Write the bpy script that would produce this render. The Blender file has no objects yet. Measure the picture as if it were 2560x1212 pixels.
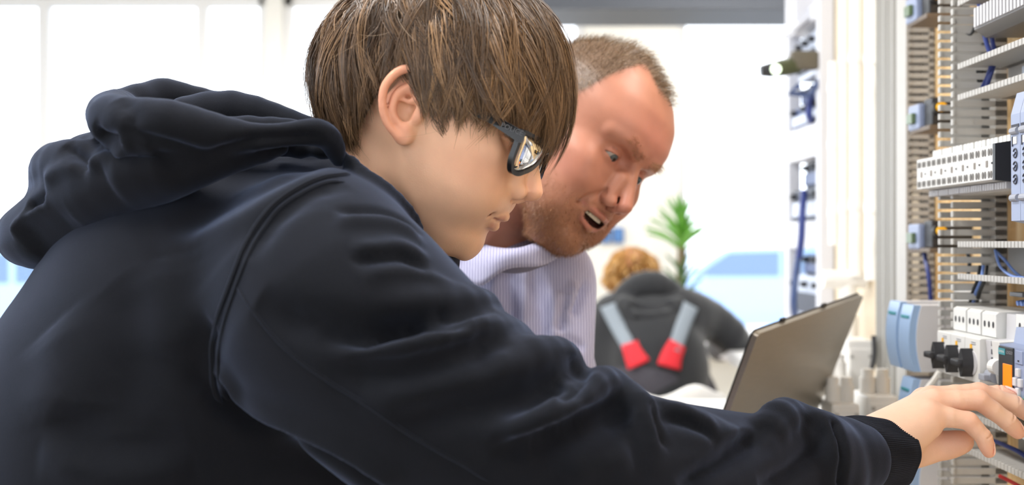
import bpy, bmesh, math, random
import numpy as np
from mathutils import Vector, Matrix
# ------------------------------------------------------------------ camera
SC = bpy.context.scene
COL = SC.collection
FPX, CX, CY = 2700.0, 1280.0, 606.0          # focal length and centre of the 2560 x 1212 frame
CROP = None
cam_d = bpy.data.cameras.new('camera')
cam = bpy.data.objects.new('camera', cam_d); COL.objects.link(cam)
cam.location = (0, 0, 0); cam.rotation_euler = (math.pi/2, 0, 0)
cam_d.sensor_width = 36.0; cam_d.sensor_fit = 'HORIZONTAL'
cam_d.lens = 36.0*FPX/2560
cam_d.clip_start = 0.02; cam_d.clip_end = 200
cam_d.dof.use_dof = True
cam_d.dof.focus_distance = 0.93
cam_d.dof.aperture_fstop = 4.4
if CROP:
    w = CROP[2]-CROP[0]
    cam_d.lens *= 2560/w; cam_d.dof.aperture_fstop *= 2560/w
    cam_d.shift_x = ((CROP[0]+CROP[2])/2-CX)/w
    cam_d.shift_y = -((CROP[1]+CROP[3])/2-CY)/w
SC.camera = cam
# ------------------------------------------------------------------ sky and exposure
SC.view_settings.view_transform = 'Standard'
SC.view_settings.look = 'None'
SC.view_settings.gamma = 1.0
SC.view_settings.use_curve_mapping = False
SC.view_settings.exposure = 0.0
SC.cycles.use_denoising = True
world = bpy.data.worlds.new('overcast_sky'); SC.world = world
world.use_nodes = True
bgn = world.node_tree.nodes['Background']
bgn.inputs['Color'].default_value = (0.95, 0.97, 1.0, 1)
bgn.inputs['Strength'].default_value = 4.0
FLOOR_Z, CEIL_Z = -1.25, 1.55
def ceiling_area(name, loc, sx, sy, power, col=(1, 0.98, 0.955)):
    l = bpy.data.lights.new(name, 'AREA'); l.shape = 'RECTANGLE'; l.size = sx; l.size_y = sy
    l.energy = power; l.color = col
    o = bpy.data.objects.new(name, l); COL.objects.link(o); o.location = loc
    return o
CEILING_LAMPS = [(0.95, 0.75, 32), (-0.75, 0.75, 46), (0.9, 2.9, 24), (-0.8, 2.9, 24), (0.9, 5.0, 20), (-0.8, 5.0, 20)]
for (lx, ly, pw) in CEILING_LAMPS:
    ceiling_area('ceiling_lamp_light', (lx, ly, CEIL_Z-0.075), 0.28, 1.2, pw)

# ------------------------------------------------------------------ helpers
def P(px, py, d):
    """point seen at pixel (px, py) at depth d"""
    return np.array([(px-CX)/FPX*d, d, (CY-py)/FPX*d])
def proj(v):
    v = np.asarray(v)
    return np.stack([CX+FPX*v[..., 0]/v[..., 1], CY-FPX*v[..., 2]/v[..., 1]], -1)
def srgb(r, g, b):
    f = lambda c: (c/255/12.92) if c/255 <= 0.04045 else ((c/255+0.055)/1.055)**2.4
    return (f(r), f(g), f(b), 1.0)
MATS = {}
def mat(name, color, rough=0.5, metal=0.0, noise=0.0, nscale=40.0, bump=0.0, bscale=200.0, spec=0.5, sheen=0.0,
        sheen_tint=(1, 1, 1, 1), emit=None, estr=0.0, trans=0.0, alpha=1.0, vcol=False, sss=0.0, sss_r=(1, 0.35, 0.2), coat=0.0, stretch=None):
    if name in MATS: return MATS[name]
    m = bpy.data.materials.new(name); m.use_nodes = True
    nt = m.node_tree; b = nt.nodes['Principled BSDF']
    if len(color) == 3: color = (*color, 1)
    b.inputs['Base Color'].default_value = color
    b.inputs['Roughness'].default_value = rough; b.inputs['Metallic'].default_value = metal
    b.inputs['Specular IOR Level'].default_value = spec
    b.inputs['Sheen Weight'].default_value = sheen; b.inputs['Sheen Tint'].default_value = sheen_tint
    b.inputs['Sheen Roughness'].default_value = 0.45
    b.inputs['Transmission Weight'].default_value = trans; b.inputs['Alpha'].default_value = alpha
    b.inputs['Coat Weight'].default_value = coat
    if emit: b.inputs['Emission Color'].default_value = emit; b.inputs['Emission Strength'].default_value = estr
    if sss:
        b.inputs['Subsurface Weight'].default_value = sss
        b.inputs['Subsurface Radius'].default_value = sss_r
        b.inputs['Subsurface Scale'].default_value = 0.004
    tc = nt.nodes.new('ShaderNodeTexCoord')
    src = tc.outputs['Object']
    if stretch:
        mp = nt.nodes.new('ShaderNodeMapping'); mp.inputs['Scale'].default_value = stretch
        nt.links.new(src, mp.inputs['Vector']); src = mp.outputs['Vector']
    colsock = None
    if vcol:
        at = nt.nodes.new('ShaderNodeAttribute'); at.attribute_name = 'Col'; colsock = at.outputs['Color']
    if noise:
        n = nt.nodes.new('ShaderNodeTexNoise'); n.inputs['Scale'].default_value = nscale; n.inputs['Detail'].default_value = 5
        nt.links.new(src, n.inputs['Vector'])
        mr = nt.nodes.new('ShaderNodeMapRange'); mr.inputs['From Min'].default_value = 0.25; mr.inputs['From Max'].default_value = 0.75
        mr.inputs['To Min'].default_value = 1-noise; mr.inputs['To Max'].default_value = 1+noise
        nt.links.new(n.outputs['Fac'], mr.inputs['Value'])
        mx = nt.nodes.new('ShaderNodeMix'); mx.data_type = 'RGBA'; mx.blend_type = 'MULTIPLY'; mx.inputs['Factor'].default_value = 1
        if colsock: nt.links.new(colsock, mx.inputs['A'])
        else: mx.inputs['A'].default_value = color
        nt.links.new(mr.outputs['Result'], mx.inputs['B'])
        colsock = mx.outputs['Result']
    if colsock: nt.links.new(colsock, b.inputs['Base Color'])
    if bump:
        n2 = nt.nodes.new('ShaderNodeTexNoise'); n2.inputs['Scale'].default_value = bscale; n2.inputs['Detail'].default_value = 3
        nt.links.new(src, n2.inputs['Vector'])
        bp = nt.nodes.new('ShaderNodeBump'); bp.inputs['Strength'].default_value = bump; bp.inputs['Distance'].default_value = 0.001
        nt.links.new(n2.outputs['Fac'], bp.inputs['Height']); nt.links.new(bp.outputs['Normal'], b.inputs['Normal'])
    MATS[name] = m
    return m

def mesh_obj(name, verts, faces, material=None, parent=None, smooth=False, cols=None):
    me = bpy.data.meshes.new(name)
    verts = np.asarray(verts, dtype=np.float32).reshape(-1, 3)
    if isinstance(faces, np.ndarray):
        nf, k = faces.shape
        me.vertices.add(len(verts)); me.vertices.foreach_set('co', verts.ravel())
        me.loops.add(nf*k); me.loops.foreach_set('vertex_index', faces.astype(np.int32).ravel())
        me.polygons.add(nf); me.polygons.foreach_set('loop_start', np.arange(0, nf*k, k, dtype=np.int32))
        me.update(calc_edges=True)
    else:
        me.from_pydata([tuple(v) for v in verts.tolist()], [], faces); me.update()
    if smooth: me.polygons.foreach_set('use_smooth', np.ones(len(me.polygons), dtype=bool))
    if cols is not None:
        a = me.color_attributes.new('Col', 'FLOAT_COLOR', 'POINT')
        c = np.ones((len(verts), 4), np.float32); c[:, :3] = cols
        a.data.foreach_set('color', c.ravel())
    if material: me.materials.append(material)
    o = bpy.data.objects.new(name, me); COL.objects.link(o)
    if parent is not None: o.parent = parent
    return o
def tag(o, label=None, cat=None, group=None, kind=None):
    if label: o['label'] = label
    if cat: o['category'] = cat
    if group: o['group'] = group
    if kind: o['kind'] = kind
    return o
def thing(name, label, cat, loc=(0, 0, 0), rot=None, group=None):
    o = bpy.data.objects.new(name, None); COL.objects.link(o)
    o.empty_display_size = 0.05
    o.location = tuple(float(v) for v in loc)
    if rot is not None: o.rotation_euler = rot
    return tag(o, label, cat, group)
def bevel_mesh(bm, w, seg=2):
    if w > 0:
        bmesh.ops.bevel(bm, geom=list(bm.edges), offset=w, segments=seg, profile=0.6, affect='EDGES', clamp_overlap=True)
class MB:
    """collects boxes, prisms, tubes and lathes into one mesh part"""
    def __init__(s): s.v = []; s.f = []; s.sm = []
    def add(s, v, f):
        o = len(s.v); s.v += [tuple(map(float, p)) for p in v]; s.f += [tuple(i+o for i in q) for q in f]; return s
    def box(s, lo, hi, bev=0.0, M=None):
        bm = bmesh.new()
        bmesh.ops.create_cube(bm, size=1)
        lo = np.array(lo, float); hi = np.array(hi, float)
        for v in bm.verts: v.co = Vector((np.array(v.co)+0.5)*(hi-lo)+lo)
        bevel_mesh(bm, bev)
        if M is not None: bmesh.ops.transform(bm, matrix=M, verts=bm.verts)
        bm.verts.index_update()
        s.add([v.co for v in bm.verts], [[v.index for v in f.verts] for f in bm.faces]); bm.free(); return s
    def prism(s, poly, axis, a, b, M=None):
        """poly: 2D outline, extruded along axis (0/1/2) from a to b"""
        n = len(poly); vs = []
        for t in (a, b):
            for (u, w) in poly:
                p = [u, w]; p.insert(axis, t); vs.append(Vector(p))
        if M is not None: vs = [M @ p for p in vs]
        fs = [tuple(range(n))[::-1], tuple(range(n, 2*n))]
        for i in range(n): fs.append((i, (i+1) % n, n+(i+1) % n, n+i))
        return s.add(vs, fs)
    def tube(s, pts, r, n=8, caps=True):
        pts = [Vector(p) for p in pts]; m = len(pts)
        rs = r if hasattr(r, '__len__') else [r]*m
        vs = []; fs = []; up = None
        for i in range(m):
            t = (pts[min(i+1, m-1)]-pts[max(i-1, 0)]).normalized()
            if up is None:
                up = t.orthogonal().normalized()
            up = (up - t*up.dot(t)).normalized(); b = t.cross(up)
            for k in range(n):
                a = 2*math.pi*k/n
                vs.append(pts[i]+(up*math.cos(a)+b*math.sin(a))*rs[i])
        for i in range(m-1):
            for k in range(n):
                fs.append((i*n+k, i*n+(k+1) % n, (i+1)*n+(k+1) % n, (i+1)*n+k))
        if caps: fs.append(tuple(range(n))[::-1]); fs.append(tuple(range((m-1)*n, m*n)))
        return s.add(vs, fs)
    def cyl(s, a, b, r, n=16, r2=None):
        return s.tube([a, b], [r, r if r2 is None else r2], n)
    def build(s, name, material, parent=None, smooth=False, M=None):
        v = s.v
        if M is not None: v = [M @ Vector(p) for p in v]
        o = mesh_obj(name, v, s.f, material, parent, False)
        if smooth: auto_smooth(o)
        return o
def auto_smooth(o, ang=35):
    me = o.data
    me.polygons.foreach_set('use_smooth', np.ones(len(me.polygons), dtype=bool))
    bm = bmesh.new(); bm.from_mesh(me)
    lim = math.radians(ang)
    for e in bm.edges:
        if len(e.link_faces) == 2: e.smooth = e.calc_face_angle(0) < lim
    bm.to_mesh(me); bm.free()
def copy_thing(root, loc=None, label=None):
    r = root.copy(); COL.objects.link(r)
    if loc is not None: r.location = loc
    if label: r['label'] = label
    for ch in list(root.children):
        c = ch.copy(); COL.objects.link(c); c.parent = r
        for g in list(ch.children):
            d = g.copy(); COL.objects.link(d); d.parent = c
    return r
FONT = None
def text_obj(name, s, size, M, material, parent, thick=0.0):
    cu = bpy.data.curves.new(name, 'FONT'); cu.body = s; cu.size = size; cu.align_x = 'CENTER'; cu.align_y = 'CENTER'; cu.extrude = thick
    cu.resolution_u = 2
    o = bpy.data.objects.new(name, cu); COL.objects.link(o)
    dg = bpy.context.evaluated_depsgraph_get(); dg.update()
    me = bpy.data.meshes.new_from_object(o.evaluated_get(dg))
    bpy.data.objects.remove(o); me.name = name
    me.transform(M); me.materials.clear(); me.materials.append(material)
    o2 = bpy.data.objects.new(name, me); COL.objects.link(o2)
    if parent is not None: o2.parent = parent
    return o2
# ------------------------------------------------------------------ the room
WHITE_WALL = mat('white_plaster', srgb(238, 237, 232), rough=0.9, noise=0.03, nscale=6, bump=0.05, bscale=60)
FLOOR_M = mat('beige_linoleum', srgb(206, 192, 172), rough=0.45, noise=0.08, nscale=9)
CEIL_M = mat('ceiling_panels', srgb(226, 226, 224), rough=0.9, noise=0.02, nscale=20)
FRAME_W = mat('white_window_frame', srgb(240, 241, 243), rough=0.4)
BEAM_M = mat('dark_grey_steel', srgb(74, 78, 86), rough=0.5, metal=0.2)
LAMP_M = mat('lamp_diffuser', srgb(255, 250, 240), rough=0.6, emit=srgb(255, 248, 236), estr=3.0)
def window_glass():
    m = bpy.data.materials.new('window_glass'); m.use_nodes = True; nt = m.node_tree; nt.nodes.clear()
    out = nt.nodes.new('ShaderNodeOutputMaterial'); mix = nt.nodes.new('ShaderNodeMixShader'); t = nt.nodes.new('ShaderNodeBsdfTransparent')
    g = nt.nodes.new('ShaderNodeBsdfGlossy'); g.inputs['Roughness'].default_value = 0.02; fr = nt.nodes.new('ShaderNodeFresnel'); fr.inputs['IOR'].default_value = 1.3
    nt.links.new(fr.outputs[0], mix.inputs[0]); nt.links.new(t.outputs[0], mix.inputs[1]); nt.links.new(g.outputs[0], mix.inputs[2]); nt.links.new(mix.outputs[0], out.inputs[0])
    t.inputs['Color'].default_value = (0.96, 0.98, 1.0, 1)
    return m
GLASS_W = window_glass()
RX0, RX1, RY0, RY1 = -4.0, 4.0, -3.0, 6.2
def struct(o): o['kind'] = 'structure'; return o
struct(MB().box((RX0-0.2, RY0-0.2, FLOOR_Z-0.1), (RX1+0.2, RY1+0.2, FLOOR_Z)).build('floor', FLOOR_M))
struct(MB().box((RX0-0.2, RY0-0.2, CEIL_Z), (RX1+0.2, RY1+0.2, CEIL_Z+0.1)).build('ceiling', CEIL_M))
def wall(name, axis, pos, a0, a1, openings, th=0.2):
    """axis 'y': wall in the xz plane at y=pos; 'x': wall in the yz plane. openings: (a0, a1, z0, z1), sorted"""
    mb = MB()
    def bx(u0, u1, z0, z1):
        if u1-u0 < 1e-4 or z1-z0 < 1e-4: return
        if axis == 'y': mb.box((u0, pos, z0), (u1, pos+th, z1))
        else: mb.box((pos, u0, z0), (pos+th, u1, z1))
    cur = a0
    for (u0, u1, z0, z1) in openings:
        bx(cur, u0, FLOOR_Z, CEIL_Z); bx(u0, u1, FLOOR_Z, z0); bx(u0, u1, z1, CEIL_Z); cur = u1
    bx(cur, a1, FLOOR_Z, CEIL_Z)
    return struct(mb.build(name, WHITE_WALL))
WIN_N = 0
def window(axis, pos, u0, u1, z0, z1, bars, rail=None, th=0.2):
    global WIN_N; WIN_N += 1
    t = bpy.data.objects.new('window_%d' % WIN_N, None); COL.objects.link(t); struct(t)
    def bx(a, b, c, d, y0=0.06, y1=0.13):
        m = MB()
        if axis == 'y': m.box((a, pos+y0, c), (b, pos+y1, d), 0.004)
        else: m.box((pos+y0, a, c), (pos+y1, b, d), 0.004)
        return m
    w = 0.05
    for q in ((u0, u1, z0, z0+w), (u0, u1, z1-w, z1), (u0, u0+w, z0, z1), (u1-w, u1, z0, z1)): bx(*q).build('window_frame', FRAME_W, t)
    edges = [u0+w]+list(bars)+[u1-w]
    for b in bars: bx(b-0.035, b+0.035, z0+w, z1-w).build('mullion', FRAME_W, t)
    if rail: bx(u0+w, u1-w, rail-0.03, rail+0.03).build('transom', FRAME_W, t)
    for a, b in zip(edges[:-1], edges[1:]):
        for c, d in ([(z0+w, rail), (rail, z1-w)] if rail else [(z0+w, z1-w)]):
            bx(a, b, c, d, 0.092, 0.098).build('pane', GLASS_W, t)
    m = MB()
    if axis == 'y': m.box((u0-0.05, pos-0.12, z0-0.03), (u1+0.05, pos+0.03, z0), 0.004).build('window_sill', FRAME_W, t)
    return t
ZS, ZT = -0.62, 1.42
wall('wall_back', 'y', RY1, RX0, RX1, [(-3.9, -1.42, ZS, ZT), (-1.32, 0.42, ZS, ZT), (0.96, 3.8, ZS, ZT)])
window('y', RY1, -3.9, -1.42, ZS, ZT, [-2.72, -1.80], None)
window("y", RY1, -1.32, 0.42, ZS, ZT, [-0.4], None)
window('y', RY1, 0.96, 3.8, ZS, ZT, [2.3], None)
wall('wall_left', 'x', RX0-0.2, RY0, RY1, [(-2.6, 1.3, ZS, ZT), (1.9, 5.8, ZS, ZT)])
window('x', RX0-0.2, -2.6, 1.3, ZS, ZT, [-1.3, 0.0], None)
window('x', RX0-0.2, 1.9, 5.8, ZS, ZT, [3.2, 4.5], None)
wall('wall_front', 'y', RY0-0.2, RX0, RX1, [(-2.9, -0.7, ZS, ZT), (0.7, 2.9, ZS, ZT)])  # unseen windows behind the camera, added as frontal fill for the faces
window('y', RY0-0.2, -2.9, -0.7, ZS, ZT, [-2.2, -1.4], None)
window('y', RY0-0.2, 0.7, 2.9, ZS, ZT, [1.4, 2.2], None)
wall('wall_right', 'x', RX1, RY0, RY1, [])
# beam under the ceiling
bm_ = MB().box((-0.2, 3.72, 0.805), (RX1, 3.98, 1.10), 0.006).build('trim_1', BEAM_M); struct(bm_)
MB().box((-0.2, 3.70, 0.80), (RX1, 4.0, 0.815), 0.002).build('flange', BEAM_M, bm_)
MB().box((-0.2, 3.70, 1.09), (RX1, 4.0, 1.105), 0.002).build('flange', BEAM_M, bm_)
for hx in (0.2, 1.9, 3.6): MB().cyl((hx, 3.85, 1.10), (hx, 3.85, CEIL_Z), 0.02, 10).build('hanger', BEAM_M, bm_)
# ceiling lamps: a metal tray, louvre and glowing diffuser, the light of each set at the top of the script
for i, (lx, ly, pw) in enumerate(CEILING_LAMPS):
    t = thing('ceiling_lamp', '%s flat ceiling lamp with glowing diffuser, %s' % (('right-hand', 'left-hand')[i % 2], ('above the two people', 'halfway down the room', 'before the window wall')[i//2]), 'lamp', (lx, ly, CEIL_Z), group='ceiling lamps')
    MB().box((-0.17, -0.63, -0.05), (0.17, 0.63, 0.0), 0.004).build('tray', FRAME_W, t)
    MB().box((-0.145, -0.605, -0.062), (0.145, 0.605, -0.051), 0.003).build('diffuser', LAMP_M, t)
# outside: paved yard
YARD = mat('paved_yard', srgb(205, 206, 208), rough=0.9, noise=0.05, nscale=3)
g_ = MB().box((-40, RY1+0.3, FLOOR_Z-0.35), (40, 60, FLOOR_Z-0.25)).build('ground', YARD); struct(g_)
# ------------------------------------------------------------------ implicit surfaces: smooth unions meshed with surface nets
def smin(a, b, k):
    if k <= 0: return np.minimum(a, b)
    h = np.maximum(k-np.abs(a-b), 0)/k
    return np.minimum(a, b)-h*h*k*0.25
def smax(a, b, k): return -smin(-a, -b, k)
def sd_cone(p, a, b, r1, r2, sc=None):
    a = np.asarray(a, np.float32); b = np.asarray(b, np.float32)
    if sc is not None:
        sc = np.asarray(sc, np.float32); p = p*sc; a = a*sc; b = b*sc
    ab = b-a; q = p-a
    t = np.clip((q@ab)/max(float(ab@ab), 1e-12), 0, 1)
    return np.linalg.norm(q-t[..., None]*ab, axis=-1)-(r1+(r2-r1)*t)
def sd_ell(p, c, r, R=None):
    q = p-np.asarray(c, np.float32)
    if R is not None: q = q@np.asarray(R, np.float32)        # columns of R = axes
    r = np.asarray(r, np.float32)
    k0 = np.linalg.norm(q/r, axis=-1); k1 = np.linalg.norm(q/(r*r), axis=-1)
    return k0*(k0-1)/np.maximum(k1, 1e-9)
class Field:
    def __init__(s, lo, hi, h, big=1e3):
        s.lo = np.array(lo, np.float32); s.h = float(h)
        s.n = np.ceil((np.array(hi)-s.lo)/h).astype(int)+1
        s.d = np.full(tuple(s.n), big, np.float32)
    def sub(s, blo, bhi):
        i0 = np.clip(np.floor((np.asarray(blo)-s.lo)/s.h).astype(int), 0, s.n-1)
        i1 = np.clip(np.ceil((np.asarray(bhi)-s.lo)/s.h).astype(int)+1, 1, s.n)
        if np.any(i1 <= i0): return None, None
        ax = [s.lo[k]+s.h*np.arange(i0[k], i1[k], dtype=np.float32) for k in range(3)]
        g = np.stack(np.meshgrid(*ax, indexing='ij'), -1)
        return tuple(slice(i0[k], i1[k]) for k in range(3)), g
    def op(s, fn, blo, bhi, k, sub=False, extra=None):
        m = k+3*s.h if extra is None else extra
        sl, g = s.sub(np.asarray(blo)-m, np.asarray(bhi)+m)
        if sl is None: return
        v = fn(g)
        s.d[sl] = smax(s.d[sl], -v, k) if sub else smin(s.d[sl], v, k)
    def cone(s, a, b, r1, r2, k=0.0, sub=False):
        a = np.asarray(a, float); b = np.asarray(b, float); r = max(r1, r2)
        s.op(lambda g: sd_cone(g, a, b, r1, r2), np.minimum(a, b)-r, np.maximum(a, b)+r, k, sub)
    def chain(s, pts, rs, k=0.0, sub=False, inner=0.0):
        """one tapered tube through many points, joined to the field with radius k"""
        A = np.array([np.asarray(p, float) for p in pts]); R = max(rs); m = k+4*s.h
        sl, g = s.sub(A.min(0)-R-m, A.max(0)+R+m)
        if sl is None: return
        v = np.full(g.shape[:3], 1e3, np.float32); lo = g[0, 0, 0]; n = np.array(v.shape)
        for i in range(len(A)-1):
            rr = max(rs[i], rs[i+1])+m
            i0 = np.clip(np.floor((np.minimum(A[i], A[i+1])-rr-lo)/s.h).astype(int), 0, n)
            i1 = np.clip(np.ceil((np.maximum(A[i], A[i+1])+rr-lo)/s.h).astype(int)+1, 0, n)
            if np.any(i1 <= i0): continue
            q = tuple(slice(i0[j], i1[j]) for j in range(3))
            v[q] = smin(v[q], sd_cone(g[q], A[i], A[i+1], rs[i], rs[i+1]), inner)
        s.d[sl] = smax(s.d[sl], -v, k) if sub else smin(s.d[sl], v, k)
    def ell(s, c, r, k=0.0, R=None, sub=False):
        c = np.asarray(c, float); m = max(r)
        s.op(lambda g: sd_ell(g, c, r, R), c-m, c+m, k, sub)
    def mesh(s):
        d = s.d; n = np.array(d.shape)
        neg = d < 0
        c = np.zeros(tuple(n-1), np.uint8)
        for dx in (0, 1):
            for dy in (0, 1):
                for dz in (0, 1):
                    c += neg[dx:n[0]-1+dx, dy:n[1]-1+dy, dz:n[2]-1+dz]
        act = (c > 0) & (c < 8)
        I = np.argwhere(act)
        idx = np.full(act.shape, -1, np.int32); idx[act] = np.arange(len(I))
        acc = np.zeros((len(I), 3), np.float32); cnt = np.zeros(len(I), np.float32)
        for ax in range(3):
            o = [k for k in range(3) if k != ax]
            for u in (0, 1):
                for w in (0, 1):
                    a = I.copy(); a[:, o[0]] += u; a[:, o[1]] += w
                    b = a.copy(); b[:, ax] += 1
                    da = d[a[:, 0], a[:, 1], a[:, 2]]; db = d[b[:, 0], b[:, 1], b[:, 2]]
                    x = (da < 0) != (db < 0)
                    t = np.where(x, da/np.where(x, da-db, 1), 0)
                    pt = a.astype(np.float32); pt[:, ax] += t
                    acc[x] += pt[x]; cnt[x] += 1
        V = s.lo+s.h*acc/cnt[:, None]
        F = []
        for ax in range(3):
            o = [(ax+1) % 3, (ax+2) % 3]
            sl0 = [slice(None)]*3; sl1 = [slice(None)]*3
            sl0[ax] = slice(0, n[ax]-1); sl1[ax] = slice(1, n[ax])
            for k in o:
                sl0[k] = slice(1, n[k]-1); sl1[k] = slice(1, n[k]-1)
            A = neg[tuple(sl0)]; B = neg[tuple(sl1)]
            for flip, M in ((False, A & ~B), (True, ~A & B)):
                E = np.argwhere(M)
                if not len(E): continue
                E[:, o[0]] += 1; E[:, o[1]] += 1
                q = []
                for (u, w) in ((-1, -1), (0, -1), (0, 0), (-1, 0)):
                    e = E.copy(); e[:, o[0]] += u; e[:, o[1]] += w
                    q.append(idx[e[:, 0], e[:, 1], e[:, 2]])
                q = np.stack(q, 1)
                F.append(q[:, ::-1] if flip else q)
        F = np.concatenate(F)
        return V, F
def vert_normals(V, F):
    n = np.zeros_like(V)
    fn = np.cross(V[F[:, 2]]-V[F[:, 0]], V[F[:, 3]]-V[F[:, 1]])
    for k in range(4): np.add.at(n, F[:, k], fn)
    return n/np.maximum(np.linalg.norm(n, axis=1), 1e-12)[:, None]
def relax(V, F, it=2, lam=0.5):
    E = np.concatenate([F[:, [0, 1]], F[:, [1, 2]], F[:, [2, 3]], F[:, [3, 0]]])
    deg = np.bincount(E.ravel(), minlength=len(V)).astype(np.float32)
    for i in range(it):
        for l in (lam, -lam*1.03):
            s = np.stack([np.bincount(E[:, 0], V[E[:, 1], k], len(V))+np.bincount(E[:, 1], V[E[:, 0], k], len(V)) for k in range(3)], 1)
            V = (V+l*(s/deg[:, None]-V)).astype(np.float32)
    return V
def resample(pts, step):
    pts = np.asarray(pts, float)
    # Catmull-Rom
    Q = np.vstack([2*pts[0]-pts[1], pts, 2*pts[-1]-pts[-2]]); out = []
    for i in range(1, len(Q)-2):
        m = max(2, int(np.linalg.norm(Q[i+1]-Q[i])/step)+1)
        t = np.linspace(0, 1, m, endpoint=False)[:, None]
        out.append(0.5*(2*Q[i]+(Q[i+1]-Q[i-1])*t+(2*Q[i-1]-5*Q[i]+4*Q[i+1]-Q[i+2])*t**2+(3*Q[i]-Q[i-1]-3*Q[i+1]+Q[i+2])*t**3))
    out.append(pts[-1:])
    return np.vstack(out)
class Sculpt:
    """cloth brush strokes: a stroke is laid on the camera-facing surface, then moves the skin within a real radius of it"""
    def __init__(s, V, F):
        s.V = V; s.F = F; s.N = vert_normals(V, F)
        s.refresh()
    def refresh(s):
        face = (s.N*s.V).sum(1) < 0
        s.fi = np.where(face)[0]
        s.fp = proj(s.V[s.fi]); s.fd = s.V[s.fi, 1]
    def hit(s, px, py, rad=7):
        for r in (rad, rad*2, rad*5):
            m = np.where((np.abs(s.fp[:, 0]-px) < r) & (np.abs(s.fp[:, 1]-py) < r))[0]
            if len(m): break
        else: return None
        j = m[np.argmin(s.fd[m])]
        return s.V[s.fi[j]]
    def lay(s, px, step=6):
        q = resample(px, step)
        h = [s.hit(*p) for p in q]
        h = np.array([p for p in h if p is not None])
        for _ in range(12):
            if len(h) > 2: h[1:-1] = 0.5*h[1:-1]+0.25*(h[2:]+h[:-2])
        return h
    def stroke(s, px, width, height, w2=None, h2=None, sharp=2.0, dirv=None, taper=True):
        """width in m; height in m (negative = crease); values may change from start (width, height) to end (w2, h2)"""
        L = s.lay(px)
        if len(L) < 2: return
        W2 = width if w2 is None else w2; H2 = height if h2 is None else h2
        wm = max(width, W2)*1.6
        lo = L.min(0)-wm; hi = L.max(0)+wm
        idx = np.where(np.all((s.V > lo) & (s.V < hi), axis=1))[0]
        pts = s.V[idx]; best = np.full(len(idx), 1e9); bt = np.zeros(len(idx))
        n = len(L)-1
        for i in range(n):
            a, b = L[i], L[i+1]; ab = b-a
            t = np.clip(((pts-a)@ab)/max(ab@ab, 1e-12), 0, 1)
            d = np.linalg.norm(pts-a-t[:, None]*ab, axis=1)
            m = d < best; best[m] = d[m]; bt[m] = ((i+t)/n)[m]
        W = width+(W2-width)*bt; H = height+(H2-height)*bt
        if taper: H = H*np.clip(np.minimum(bt, 1-bt)*5, 0, 1)**0.7
        w = np.exp(-(best/(W*0.55))**sharp)
        dv = s.N[idx] if dirv is None else np.asarray(dirv, np.float32)
        s.V[idx] = s.V[idx]+((H*w)[:, None]*dv).astype(np.float32)
    def done(s):
        s.N = vert_normals(s.V, s.F); s.refresh()
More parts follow.
